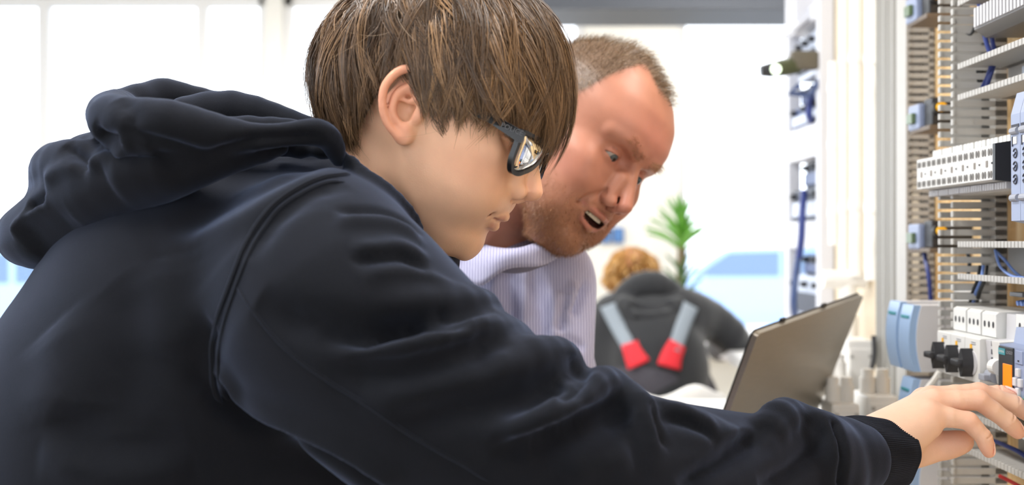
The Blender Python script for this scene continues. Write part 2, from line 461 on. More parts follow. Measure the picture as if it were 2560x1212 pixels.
# ------------------------------------------------------------------ heads (built in millimetres: x forward, y left, z up, origin between the ear openings)
def curve(u, xs, ys, soft=5.0):
    """smooth curve through control values, evaluated on the array u"""
    g = np.linspace(xs[0]-30, xs[-1]+30, 1200); v = np.interp(g, xs, ys)
    k = np.exp(-0.5*(np.arange(-60, 61)*(g[1]-g[0])/soft)**2); k /= k.sum()
    v = np.convolve(np.pad(v, 60, mode='edge'), k, 'valid')
    return np.interp(u, g, v)
EAR_HELIX = [(-6, 7), (0, 17), (-4, 27), (-13, 30.5), (-22, 26), (-27, 17), (-28.5, 7), (-26, -3), (-21, -12), (-14, -19), (-6, -23)]
EAR_ANTI = [(-12, 17), (-18, 9), (-18.5, -1), (-15, -9), (-8, -14), (-3, -15)]
def head_field(q, h=1.35):
    fl = Field((-118, -96, -150), (128, 96, 138), h)
    sl, g = fl.sub((-999,)*3, (999,)*3)
    X, Y, Z = g[..., 0], np.abs(g[..., 1]), g[..., 2]
    z1 = fl.lo[2]+fl.h*np.arange(fl.n[2])
    tab = lambda key, soft=5.0: curve(z1, *q[key], soft)[None, None, :].astype(np.float32)
    Pf, W, C, B = tab('front', q.get('soft', 3.5)), np.maximum(tab('width'), 1.0), tab('mid', 8), tab('back')
    nf = tab('pow', 8)
    A = np.maximum(np.where(X > C, Pf-C, C-B), 1.0)
    xx = np.abs(X-C)/A; yy = Y/W
    nn = np.where(X > C, nf, 2.1)
    rad = (xx**nn+yy**nn)**(1/nn)
    ext = 0.5*(np.minimum(A, 95)+W)
    d = (rad-1)*ext*0.9
    top, bot = q['zr']
    d = np.maximum(d, np.maximum(Z-top, bot-Z))
    fl.d = d.astype(np.float32)
    # neck
    for (a, b, r1, r2) in q['neck']: fl.cone(a, b, r1, r2, 18)
    def both(fn):
        for s in (-1, 1): fn(s)
    S = lambda p, s: (p[0], p[1]*s, p[2])
    for (c, r, k) in q['bumps']:
        if c[1] == 0: fl.ell(c, r, k)
        else: both(lambda s: fl.ell(S(c, s), r, k))
    # eye sockets
    ex, ey, ez = q['eye']
    both(lambda s: fl.ell((ex+17, s*(ey+1), ez+1), (13, 19, 11), 9, sub=True))
    both(lambda s: fl.ell((ex, s*ey, ez), (13.6, 13.8, 13.0), 4))
    # brows
    bx, bz = q['brow']
    both(lambda s: fl.chain([(bx+1, s*10, bz-3), (bx-3, s*27, bz+1.5), (bx-17, s*47, bz-3)], [5.5, 6, 5], 8))
    # nose
    n = q['nose']
    fl.chain([n['root'], n['mid'], n['tip']], n['r'], 7)
    both(lambda s: fl.cone((n['mid'][0]-10, s*9, n['mid'][2]+2), (n['ala'][0]-3, s*(n['ala'][1]+1), n['ala'][2]+3), 7.5, 7.5, 8))
    both(lambda s: fl.ell(S(n['ala'], s), (9.5, 6.6, 7.8), 2.2))
    fl.cone((n['tip'][0]-3, 0, n['tip'][2]-5), (n['ala'][0]+1, 0, n['ala'][2]-7), 4.3, 4.5, 4)
    both(lambda s: fl.ell((n['ala'][0]+3, s*7.2, n['ala'][2]-7.4), (6.3, 3.6, 4.2), 1.8, sub=True))
    # crease beside the nose wing
    both(lambda s: fl.chain([(n['ala'][0]-6, s*(n['ala'][1]+7.5), n['ala'][2]+7), (n['ala'][0]-9, s*(n['ala'][1]+8.5), n['ala'][2]-1), (n['ala'][0]-6, s*(n['ala'][1]+5.5), n['ala'][2]-8)], [0.5, 1.1, 0.8], 2.6, sub=True))
    # smile fold
    for st, rr, kk in q.get('folds', []):
        both(lambda s: fl.chain([S(p, s) for p in st], rr, kk, sub=True))
    for st, rr, kk in q.get('ridges', []):
        both(lambda s: fl.chain([S(p, s) for p in st], rr, kk))
    # lips
    m = q['mouth']
    both(lambda s: fl.chain([S(p, s) for p in m['up']], m['upr'], 3.2))
    both(lambda s: fl.chain([S(p, s) for p in m['lo']], m['lor'], 3.2))
    both(lambda s: fl.chain([S(p, s) for p in m['slit']], m['slr'], 1.6, sub=True))
    if m.get('cavity'): both(lambda s: fl.chain([S(p, s) for p in m['cavity'][0]], m['cavity'][1], 1.5, sub=True))
    both(lambda s: fl.ell(S(m['corner'], s), (4.5, 3.4, 3.2), 4, sub=True))
    if m.get('philtrum'): fl.chain(m['philtrum'], [1.6, 2.0], 3, sub=True)
    # lids: cut the opening between them
    eo = q['lid']
    def lid(s):
        def fn(gg):
            y = (gg[..., 1]-s*ey)*s; z = gg[..., 2]-ez-eo['tilt']*y/12-eo.get('dz', 0)
            up = eo['up']*(1-(y/12.5)**2); lo = -eo['lo']*(1-(y/12.5)**2)
            e = np.maximum(z-up, lo-z)
            rr = np.linalg.norm(gg-np.array([ex, s*ey, ez], np.float32), axis=-1)
            return np.maximum(np.maximum(e, 11.2-rr), ex+2-gg[..., 0])
        fl.op(fn, (ex, s*ey-14, ez-12), (ex+18, s*ey+14, ez+12), 1.2, sub=True)
    both(lid)
    # a crease above the upper lid
    both(lambda s: fl.chain([(ex+8.5, s*(ey-10), ez+5), (ex+11.5, s*ey, ez+9.5), (ex+6, s*(ey+11), ez+4.5)], [0.5, 0.9, 0.5], 1.5, sub=True))
    # ears
    e0 = q['ear']
    def E(f, u, o=0.0, sc=e0['scale']):
        f, u = f*sc, u*sc
        return (e0['x']+f, e0['y']+(3.0+o+e0['flare']*max(-f, 0)), e0['z']+u)
    def ear(s):
        G = lambda f, u, o=0.0: S(E(f, u, o), s)
        # plate behind the folds
        for (f, u, r) in ((-11, 13, 11), (-15, 2, 11), (-10, -9, 10), (-4, -19, 7)):
            fl.ell(G(f, u, -4.0), (r+1.5, 5.2, r+1.5), 5)
        fl.cone(G(-4, 10, -8), G(-4, -14, -8), 8, 7, 5)
        fl.ell(G(-8.5, -1, 3), (8, 11.0, 11.5), 2.2, sub=True)          # concha
        fl.chain([G(-9, 18, 4.6), G(-20, 14, 4.6), G(-22.5, 3, 4.6), (G(-18, -9, 4.6))], [2.6, 2.6, 2.4, 1.4], 2.5, sub=True)   # groove inside the rim
        hx = resample(np.array([G(f, u, 0.8) for f, u in EAR_HELIX]), 4)
        fl.chain(hx, list(np.interp(np.linspace(0, 1, len(hx)), [0, 0.15, 0.4, 0.7, 1], [2.2, 3.2, 3.7, 3.2, 3.4])), 1.8)
        ax_ = resample(np.array([G(f, u, -0.2) for f, u in EAR_ANTI]), 4)
        fl.chain(ax_, list(np.linspace(3.4, 3.0, len(ax_))), 2.4)
        fl.ell(G(-2.5, -21, 0.3), (6.5, 3.6, 7.5), 4)                   # lobe
        fl.ell(G(2.5, -2, 1.2), (4.0, 3.4, 6.0), 4)                     # tragus
        fl.ell(G(-3.5, -14.5, 1.0), (4.5, 2.8, 3.2), 3)
        fl.chain([G(-14, 5, -1), G(-8, 5.5, 0), G(-2, 9, 0.5)], [1.6, 2.2, 2.4], 2.5)  # crus
    both(ear)
    return fl
def gau(p, c, r): return np.exp(-((np.abs(p-np.asarray(c))/np.asarray(r))**2).sum(1))
def eyeball(name, R, c, look, material, parent, r=12.2):
    """sphere with iris and pupil coloured by angle from the look direction"""
    n1, n2 = 48, 64
    th = np.linspace(0, math.pi, n1); ph = np.linspace(0, 2*math.pi, n2, endpoint=False)
    look = np.asarray(look, float)/np.linalg.norm(look)
    b = np.cross(look, (0, 0, 1)); b /= np.linalg.norm(b); t = np.cross(b, look)
    V = []; C_ = []
    for a in th:
        rr = r+(0.9*math.exp(-(a/0.42)**4))
        for p in ph:
            V.append(np.asarray(c)+rr*(look*math.cos(a)+math.sin(a)*(b*math.cos(p)+t*math.sin(p))))
            if a < 0.17: C_.append((0.005, 0.005, 0.006))
            elif a < 0.47: C_.append((0.055, 0.075, 0.085) if a < 0.43 else (0.02, 0.025, 0.03))
            else: C_.append((0.33, 0.29, 0.27))
    F = []
    for i in range(n1-1):
        for j in range(n2): F.append((i*n2+j, (i+1)*n2+j, (i+1)*n2+(j+1) % n2, i*n2+(j+1) % n2))
    V = np.array(V)@R['R'].T*0.001*R['s']+R['t']
    return mesh_obj(name, V, np.array(F), material, parent, True, np.array(C_))
def rot_head(yaw, pitch, roll):
    """yaw>0 turns the face from +x toward the camera (-y); pitch>0 looks down; roll>0 tips the crown away from the camera side"""
    a, b, c = map(math.radians, (yaw, pitch, roll))
    Rz = np.array([[math.cos(a), math.sin(a), 0], [-math.sin(a), math.cos(a), 0], [0, 0, 1]])
    Ry = np.array([[math.cos(b), 0, math.sin(b)], [0, 1, 0], [-math.sin(b), 0, math.cos(b)]])
    Rx = np.array([[1, 0, 0], [0, math.cos(c), -math.sin(c)], [0, math.sin(c), math.cos(c)]])
    return Rz@Ry@Rx
# ------------------------------------------------------------------ the boy in the hooded sweatshirt
SKIN = mat('skin', (1, 1, 1), rough=0.46, vcol=True, noise=0.05, nscale=60, bump=0.10, bscale=900, spec=0.35, sss=0.12)
EYE_M = mat('eye', (1, 1, 1), rough=0.08, vcol=True, spec=0.6)
BH = dict(R=rot_head(11, 24, 0), t=np.array([-0.0617, 0.90, 0.1034]), s=1.0)
BOY = dict(
    front=([-108, -104, -101, -96, -88, -81, -72, -62, -57, -50, -44, -36, -20, 0, 20, 35, 50, 75, 95, 110, 122, 126],
           [36, 46, 56, 65, 72, 75.5, 75, 79, 81.5, 86, 87.5, 86.5, 81, 78, 81, 87, 88, 80, 63, 38, 8, 2]),
    width=([-108, -104, -98, -90, -80, -65, -45, -20, 0, 20, 45, 70, 90, 108, 122, 126],
           [17, 22, 30, 37, 45, 54, 60.5, 65, 67.5, 70, 73, 70, 60, 42, 10, 2]),
    mid=([-105, -95, -80, -60, -45, -25, 0, 20, 120], [48, 46, 34, 20, 20, 14, 0, -10, -10]),
    back=([-105, -95, -80, -60, -40, -25, -5, 30, 60, 90, 110, 122], [24, 20, 8, -8, -25, -55, -80, -93, -92, -70, -45, -20]),
    pow=([-105, -85, -60, -30, 10, 50, 120], [2.0, 2.1, 2.3, 2.45, 2.5, 2.4, 2.1]),
    zr=(124, -106),
    neck=[((-22, 0, -30), (-36, 0, -150), 51, 56)],
    bumps=[((47, 47, -10), (24, 14, 16), 16), ((52, 36, -38), (25, 19, 25), 18), ((65.5, 0, -87), (10.5, 15, 13), 12)],
    eye=(61, 31, 11), brow=(80, 31),
    lid=dict(up=1.6, lo=2.0, tilt=-0.5, dz=-1.0),
    nose=dict(root=(82, 0, 16), mid=(90.5, 0, -6), tip=(98.2, 0, -23.5), r=[5.0, 5.2, 8.4], ala=(87, 11.2, -28.0)),
    folds=[([(79, 24, -33), (74.5, 30, -42), (69, 33, -50)], [0.6, 1.5, 0.6], 6), ([(72, 34, -24), (66, 40, -33), (60, 44, -40)], [0.4, 0.9, 0.4], 8)],
    ridges=[],
    mouth=dict(up=[(73.5, 24, -53.5), (82, 11, -53.2), (84.8, 0, -52.0)], upr=[1.0, 3.2, 3.9],
               lo=[(73.5, 24, -54.0), (78.2, 11, -61.5), (79.8, 0, -62.5)], lor=[1.0, 3.5, 4.1],
               slit=[(73, 26, -52.5), (84.5, 11, -57.2), (88.5, 0, -57.0)], slr=[0.8, 1.0, 1.0],
               corner=(76.5, 26.5, -52.5), philtrum=[(88, 0, -40), (90, 0, -46)]),
    ear=dict(x=3, y=66, z=-2.5, flare=0.42, scale=0.97),
)
def to_world(Vl, H): return (Vl@H['R'].T)*0.001*H['s']+H['t']
def to_head(W, H): return ((np.asarray(W)-H['t'])@H['R'])/(0.001*H['s'])
def head_colors(V, q, base, lip, blush, hair=None):
    Va = V.copy(); Va[:, 1] = np.abs(Va[:, 1])
    C_ = np.tile(np.array(base, np.float32), (len(V), 1))
    mix = lambda w, c: C_.__iadd__((w[:, None]*(np.array(c, np.float32)-C_)))
    m = q['mouth']
    mix(0.35*gau(Va, (55, 45, -22), (30, 25, 22)), blush)
    mix(0.40*gau(Va, (q['nose']['tip'][0], 0, q['nose']['tip'][2]), (14, 14, 12)), blush)
    e = q['ear']
    mix(0.55*np.clip((Va[:, 1]-e['y']-3)/6, 0, 1)*(np.abs(Va[:, 0]-e['x']+12) < 24), blush)
    mix(0.30*gau(Va, (q['eye'][0]+10, q['eye'][1], q['eye'][2]), (14, 20, 10)), blush)
    ec = np.array(q['eye']); re = np.linalg.norm(Va-ec, axis=1)
    mix(0.6*np.clip(1-np.abs(re-12.3)/1.1, 0, 1)*(Va[:, 0] > ec[0]+3)*np.clip(1-np.abs(Va[:, 2]-ec[2]+0.5)/5.5, 0, 1), srgb(84, 52, 44)[:3])
    # lips
    for key, rk in (('up', 'upr'), ('lo', 'lor')):
        pts = m[key]; d = np.full(len(V), 1e9)
        for i in range(2):
            d = np.minimum(d, sd_cone(Va.astype(np.float32), pts[i], pts[i+1], m[rk][i]*0.62, m[rk][i+1]*0.62))
        mix(np.clip(1-(d-0.6)/1.6, 0, 1)*0.85, lip)
    return C_
def build_boy_head():
    fl = head_field(BOY)
    V, F = fl.mesh(); V = relax(V, F, 1)
    C_ = head_colors(V, BOY, srgb(232, 184, 152)[:3], srgb(160, 84, 80)[:3], srgb(224, 138, 110)[:3])
    # scalp under the hair
    return to_world(V, BH), F, C_
# ------------------------------------------------------------------ the boy's right hand (world metres)
HAND = dict(
    little=[(2326, 1034, 0.957), (2421, 1052, 0.953), (2459, 1093, 0.952), (2472, 1129, 0.953)],
    ring=[(2338, 1004, 0.972), (2447, 1000, 0.967), (2518, 1052, 0.966), (2545, 1080, 0.968)],
    middle=[(2330, 996, 0.989), (2448, 982, 0.985), (2535, 1010, 0.984), (2578, 1040, 0.986)],
    index=[(2310, 1000, 1.006), (2436, 988, 1.008), (2500, 984, 1.004), (2531, 989, 1.000)],
)
HR = dict(little=[0.0094, 0.0073, 0.0064, 0.0054], ring=[0.0100, 0.0083, 0.0072, 0.0062], middle=[0.0104, 0.0087, 0.0075, 0.0065], index=[0.0104, 0.0082, 0.0071, 0.0061])
def build_hand():
    fl = Field((0.27, 0.90, -0.26), (0.50, 1.06, -0.09), 0.00085)
    wr = {'little': (2200, 1112, 0.955), 'ring': (2196, 1100, 0.963), 'middle': (2196, 1098, 0.972), 'index': (2205, 1104, 0.980)}
    # back of the hand: a fan of rays from wrist to knuckles
    for f in HAND:
        fl.cone(P(*wr[f]), P(*HAND[f][0]), 0.0215, HR[f][0]+0.0005, 0.010)
    fl.cone(P(2200, 1130, 0.958), P(2320, 1062, 0.957), 0.0215, 0.0120, 0.012)      # little-finger side of the palm
    fl.cone(P(2205, 1135, 0.972), P(2330, 1040, 0.985), 0.0220, 0.0120, 0.012)
    fl.cone(P(2160, 1125, 0.955), P(2215, 1125, 0.966), 0.0225, 0.0225, 0.010)
    fl.cone(P(2225, 1140, 0.978), P(2305, 1118, 0.985), 0.0190, 0.0150, 0.010)      # ball of the thumb
    Q = resample(np.array([np.append(P(2285, 1122, 0.985), 0.0150), np.append(P(2330, 1118, 0.984), 0.0125), np.append(P(2370, 1112, 0.982), 0.0122), np.append(P(2406, 1104, 0.980), 0.0098)]), 0.004)
    fl.chain([q[:3] for q in Q], list(Q[:, 3]), 0.006, inner=0.002)
    for f in ('index', 'middle', 'ring', 'little'):
        W = [P(*p) for p in HAND[f]]; R = HR[f]
        back = W[0]+(W[0]-W[1])*0.25
        tmp = Field(fl.lo, fl.lo+fl.h*(fl.n-1), fl.h); tmp.n = fl.n; tmp.d = np.full(tuple(fl.n), 1e3, np.float32)
        # bone segments with fleshy middles and slight joints
        pts = []; rad = []
        for i in range(3):
            for t in (0, 0.25, 0.5, 0.75):
                pts.append(W[i]+(W[i+1]-W[i])*t)
                r = R[i]+(R[i+1]-R[i])*t
                rad.append(r+(-0.0003 if t in (0.25, 0.75) else 0.0001 if t == 0.5 else 0.0006))
        pts.append(W[3]); rad.append(R[3])
        tmp.chain(pts, rad, 0.0, inner=0.003)
        # web at the root
        near = np.linalg.norm
        fl.d = smin(fl.d, tmp.d, 0.0035)
        # knuckle
        up = np.array([-0.25, -0.25, 0.93])
        fl.ell(W[0]+up*0.0026, (0.0085, 0.0070, 0.0075), 0.004)
        fl.ell(W[1]+up*0.0018, (0.0072, 0.0062, 0.0066)  if f != 'little' else (0.0064, 0.0056, 0.0058), 0.0022)
    # creases over the joints
    for f in HAND:
        W = [P(*p) for p in HAND[f]]
        for j in (1, 2):
            ax = W[j+1]-W[j-1]; ax /= np.linalg.norm(ax); rr = HR[f][j]+(0.0022 if j == 1 else 0.0008)
            uu = np.array([-0.2, -0.3, 0.93]); uu -= ax*(uu@ax); uu /= np.linalg.norm(uu); vv = np.cross(ax, uu)
            for o in ((-0.0028, 0.0, 0.0028) if j == 1 else (0.0,)):
                arc = [W[j]+ax*o+(uu*math.cos(a)+vv*math.sin(a))*rr for a in np.linspace(-0.9, 0.9, 7)]
                fl.chain(arc, [0.0003]*2+[0.0006]*3+[0.0003]*2, 0.0016, sub=True)
    V, F = fl.mesh(); V = relax(V, F, 2)
    base = np.array(srgb(216, 180, 158)[:3]); red = np.array(srgb(216, 146, 126)[:3])
    C_ = np.tile(base, (len(V), 1)).astype(np.float32)
    def mix(w, c): C_.__iadd__(w[:, None]*(np.asarray(c)-C_))
    N = vert_normals(V, F)
    for f in HAND:
        W = [P(*p) for p in HAND[f]]
        mix(0.45*np.exp(-(np.linalg.norm(V-W[1], axis=1)/0.011)**2), red)
        mix(0.35*np.exp(-(np.linalg.norm(V-W[0], axis=1)/0.013)**2), red)
        mix(0.55*np.exp(-(np.linalg.norm(V-W[3], axis=1)/0.013)**2), red)
        # nail: a pale plate on the outer side of the last joint
        ax = (W[3]-W[2])/np.linalg.norm(W[3]-W[2])
        pl = (W[1]-W[0]); pl /= np.linalg.norm(pl)
        dors = np.array([0.55, -0.15, 0.8]); dors -= ax*(dors@ax); dors /= np.linalg.norm(dors)
        sd = np.cross(ax, dors)
        q = V-(W[3]+dors*HR[f][3]-ax*0.001)
        u, v_, o_ = q@ax/0.0062, q@sd/0.0048, q@dors
        m = (u**4+v_**4 < 1) & (np.abs(o_) < 0.004) & ((N@dors) > 0.2)
        C_[m] = srgb(240, 205, 196)[:3]
        edge = (u**4+v_**4 < 1.5) & ~m & (np.abs(o_) < 0.004) & ((N@dors) > 0.2)
        C_[edge] = np.array(srgb(196, 120, 104)[:3])
        V[m] += (dors*0.0003).astype(np.float32)
        V[edge] -= (dors*0.0004).astype(np.float32)
    mix(0.35*np.exp(-(np.linalg.norm(V-P(2400, 1105, 0.98), axis=1)/0.03)**2), red)
    return V, F, C_
def build_limb():
    """forearm, upper arm and trunk inside the clothes, so that head and hand belong to one figure"""
    fl = Field((-0.50, 0.66, -0.42), (0.36, 1.16, 0.06), 0.010)
    fl.chain([P(2190, 1122, 0.955), P(1900, 1195, 0.87), P(1610, 1230, 0.80)], [0.024, 0.034, 0.040], 0.01)
    fl.chain([P(1610, 1230, 0.80), P(1150, 1030, 0.775), P(830, 720, 0.81)], [0.040, 0.046, 0.055], 0.02)
    fl.cone(P(830, 720, 0.81), P(700, 700, 0.91), 0.055, 0.09, 0.03)
    fl.cone(P(860, 560, 0.905), P(720, 700, 0.91), 0.045, 0.08, 0.03)
    fl.cone(P(720, 700, 0.91), P(470, 1180, 0.93), 0.095, 0.125, 0.03)
    V, F = fl.mesh()
    return V, F
# ------------------------------------------------------------------ hair as real strands
rng = np.random.default_rng(7)
def slerp(a, b, t):
    w = np.arccos(np.clip((a*b).sum(-1), -0.9999, 0.9999))[..., None]
    return (np.sin((1-t)*w)*a+np.sin(t*w)*b)/np.sin(w)
def ell_r(d, r): return 1/np.sqrt(((d/np.asarray(r))**2).sum(-1))
def ribbon_mesh(paths, nor, width, cols):
    """paths (n, m, 3); nor (n, m, 3) outward direction; width (n, m); returns V, F, C of flat tapering strands"""
    n, m, _ = paths.shape
    t = np.gradient(paths, axis=1); t /= np.linalg.norm(t, axis=-1, keepdims=True)+1e-12
    b = np.cross(t, nor); b /= np.linalg.norm(b, axis=-1, keepdims=True)+1e-12
    w = width[..., None]*0.5
    V = np.stack([paths-b*w, paths+b*w], 2).reshape(-1, 3)
    base = (np.arange(n)[:, None]*m+np.arange(m-1)[None, :])*2
    F = np.stack([base, base+1, base+3, base+2], -1).reshape(-1, 4)
    C_ = np.repeat(cols[:, None, :], m*2, axis=1).reshape(-1, 3) if cols.ndim == 2 else np.repeat(cols, 2, axis=1).reshape(-1, 3)
    return V, F, C_
HAIR_M = mat('hair', (1, 1, 1), rough=0.42, vcol=True, spec=0.45)
def boy_hair():
    Hc = np.array([-7.0, 0, 19.0]); pole = np.array([-0.50, -0.10, 0.86]); pole /= np.linalg.norm(pole)
    NG, K, M = 1700, 23, 11
    azs = np.array([-180, -150, -118, -112, -96, -86, -80, -57, -40, -25, 0, 25, 57, 80, 100, 115, 150, 180.])   # head azimuth of the tips; - = the side near the camera
    els = np.array([-42, -46, -44, -10, 10, 8, -6, -7, 5, -1, -3, -1, -9, -10, 5, -42, -46, -42.])
    az = rng.uniform(-180, 180, NG)
    near = rng.random(NG) < 0.45
    az = np.where(near, rng.uniform(-170, 10, NG), az)
    el = np.interp(az, azs, els)+rng.normal(0, 5.0, NG)+np.where(rng.random(NG) < 0.38, rng.uniform(0, 34, NG), 0)
    fr = np.exp(-(az/48.0)**4)                                        # how much a strand belongs to the fringe
    ca, ce = np.radians(az), np.radians(el)
    e = np.stack([np.cos(ce)*np.cos(ca), np.cos(ce)*np.sin(ca), np.sin(ce)], -1)
    s0 = np.sqrt(rng.random(NG))*0.88
    lay = rng.uniform(0.25, 1.0, NG)**0.8
    lay = np.where(s0 > 0.7, lay*0.7, lay)
    sway = rng.normal(0, 0.15, NG); lift = rng.normal(0, 3.0, NG); crimp = rng.normal(0, 0.045, NG)
    T = np.linspace(0, 1, M)
    # children
    g = np.repeat(np.arange(NG), K); N = len(g)
    o1 = rng.normal(0, 1, (N, 2)); o1 /= np.maximum(1, np.linalg.norm(o1, axis=1, keepdims=True))
    s0c = np.clip(s0[g]+rng.normal(0, 0.035, N), 0, 0.97)
    s1 = 1.0+rng.normal(0, 0.03, N)-np.where(rng.random(N) < 0.25, rng.uniform(0, 0.18, N), 0)
    s = s0c[:, None]+(s1-s0c)[:, None]*T
    d = slerp(pole[None, None], e[g][:, None, :], s[..., None])
    tang = np.cross(d, np.cross(pole, e[g])[:, None, :]); tang /= np.linalg.norm(tang, axis=-1, keepdims=True)+1e-9
    side = np.cross(d, tang)
    clump = (1-0.84*T**1.1)[None, :]
    tw = (sway[g][:, None]*np.sin(math.pi*s)+crimp[g][:, None]*np.sin(s*9+sway[g][:, None]*80))[..., None]
    wob = (rng.normal(0, 0.018, N)[:, None]*np.sin(T*6+rng.uniform(0, 6, N)[:, None]))[..., None]
    d = d+side*(tw+wob+0.10*(o1[:, :1]*clump)[..., None])
    d /= np.linalg.norm(d, axis=-1, keepdims=True)
    rin = ell_r(d, (94, 72.5, 102)); rout = ell_r(d, (117, 92, 115))
    F_ = fr[g][:, None]
    up = 1-np.exp(-(s-s0c[:, None])/0.09)
    tail = 1-(1-F_)*0.72*np.clip((s-0.62)/0.38, 0, 1)**1.1-F_*0.10*np.clip((s-0.85)/0.15, 0, 1)
    tail = np.maximum(tail, 0.12)
    hgt = lay[g][:, None]*up*tail+0.10*o1[:, 1:]*clump*up
    # the hair over the nape stays full
    r = rin+(rout-rin)*np.clip(hgt, 0.02, 1.06)+lift[g][:, None]*T
    Pth = Hc+d*r[..., None]
    W = (0.50*(1-0.8*T**3))[None, :]*rng.uniform(0.7, 1.3, N)[:, None]
    # colours
    dark = np.array(srgb(50, 37, 29)[:3]); mid = np.array(srgb(94, 71, 52)[:3]); lite = np.array(srgb(164, 128, 92)[:3])
    u = np.clip(0.40+0.22*rng.normal(0, 1, NG)[g]+0.20*rng.normal(0, 1, N)+0.12*F_[:, 0], 0, 1)[:, None]
    C_ = np.where(u < 0.5, dark+(mid-dark)*u*2, mid+(lite-mid)*(u-0.5)*2)
    tipw = (T**2)[None, :, None]*0.25
    C3 = C_[:, None, :]*(1-tipw)+lite*tipw*0.9
    nor = d
    V, F, Cc = ribbon_mesh(Pth, nor+0.35*rng.normal(0, 1, (N, 1, 3)), W, C3)
    # loose flyaway hairs
    n2 = 70
    a2 = np.radians(rng.uniform(-130, 40, n2)); e2 = np.radians(rng.uniform(-5, 70, n2))
    dd = np.stack([np.cos(e2)*np.cos(a2), np.cos(e2)*np.sin(a2), np.sin(e2)], -1)
    tt = np.linspace(0, 1, 12)
    ax1 = rng.normal(0, 1, (n2, 3)); ax1 -= (ax1*dd).sum(1, keepdims=True)*dd; ax1 /= np.linalg.norm(ax1, axis=1, keepdims=True)
    ax1[:, 2] -= 0.5
    ax2 = np.cross(ax1, dd)
    L = rng.uniform(15, 45, n2)[:, None, None]; bend = rng.uniform(-1, 1, n2)[:, None, None]
    P0 = Hc+dd*(ell_r(dd, (114, 91, 115))-2)[:, None]
    pp = P0[:, None, :]+ax1[:, None, :]*L*tt[None, :, None]+ax2[:, None, :]*L*bend*(tt**2)[None, :, None]+dd[:, None, :]*(4*np.sin(tt*2.2))[None, :, None]
    V2, F2, C2 = ribbon_mesh(pp, np.repeat(dd[:, None, :], 12, 1), np.full((n2, 12), 0.11), np.tile(np.array(srgb(165, 135, 102)[:3]), (n2, 1)))
    V = np.vstack([V, V2]); F = np.vstack([F, F2+len(Cc)]); Cc = np.vstack([Cc, C2])
    return to_world(V, BH), F, Cc
def boy_scalp(V, C_):
    """hair-coloured scalp where the hair grows"""
    L = to_head(V, BH); Hc = np.array([-7.0, 0, 19.0]); d = L-Hc; d /= np.linalg.norm(d, axis=1, keepdims=True)
    az = np.degrees(np.arctan2(d[:, 1], d[:, 0])); el = np.degrees(np.arcsin(d[:, 2]))
    lim = np.interp(az, [-180, -125, -116, -95, -84, -62, -40, 0, 40, 62, 84, 95, 116, 125, 180], [-36, -38, -20, 16, 12, 14, 24, 27, 24, 14, 12, 16, -20, -38, -36])
    m = (el > lim) & (np.abs(L[:, 1]) < 74.5)
    C_ = C_.copy(); C_[m] = srgb(58, 45, 36)[:3]
    return C_
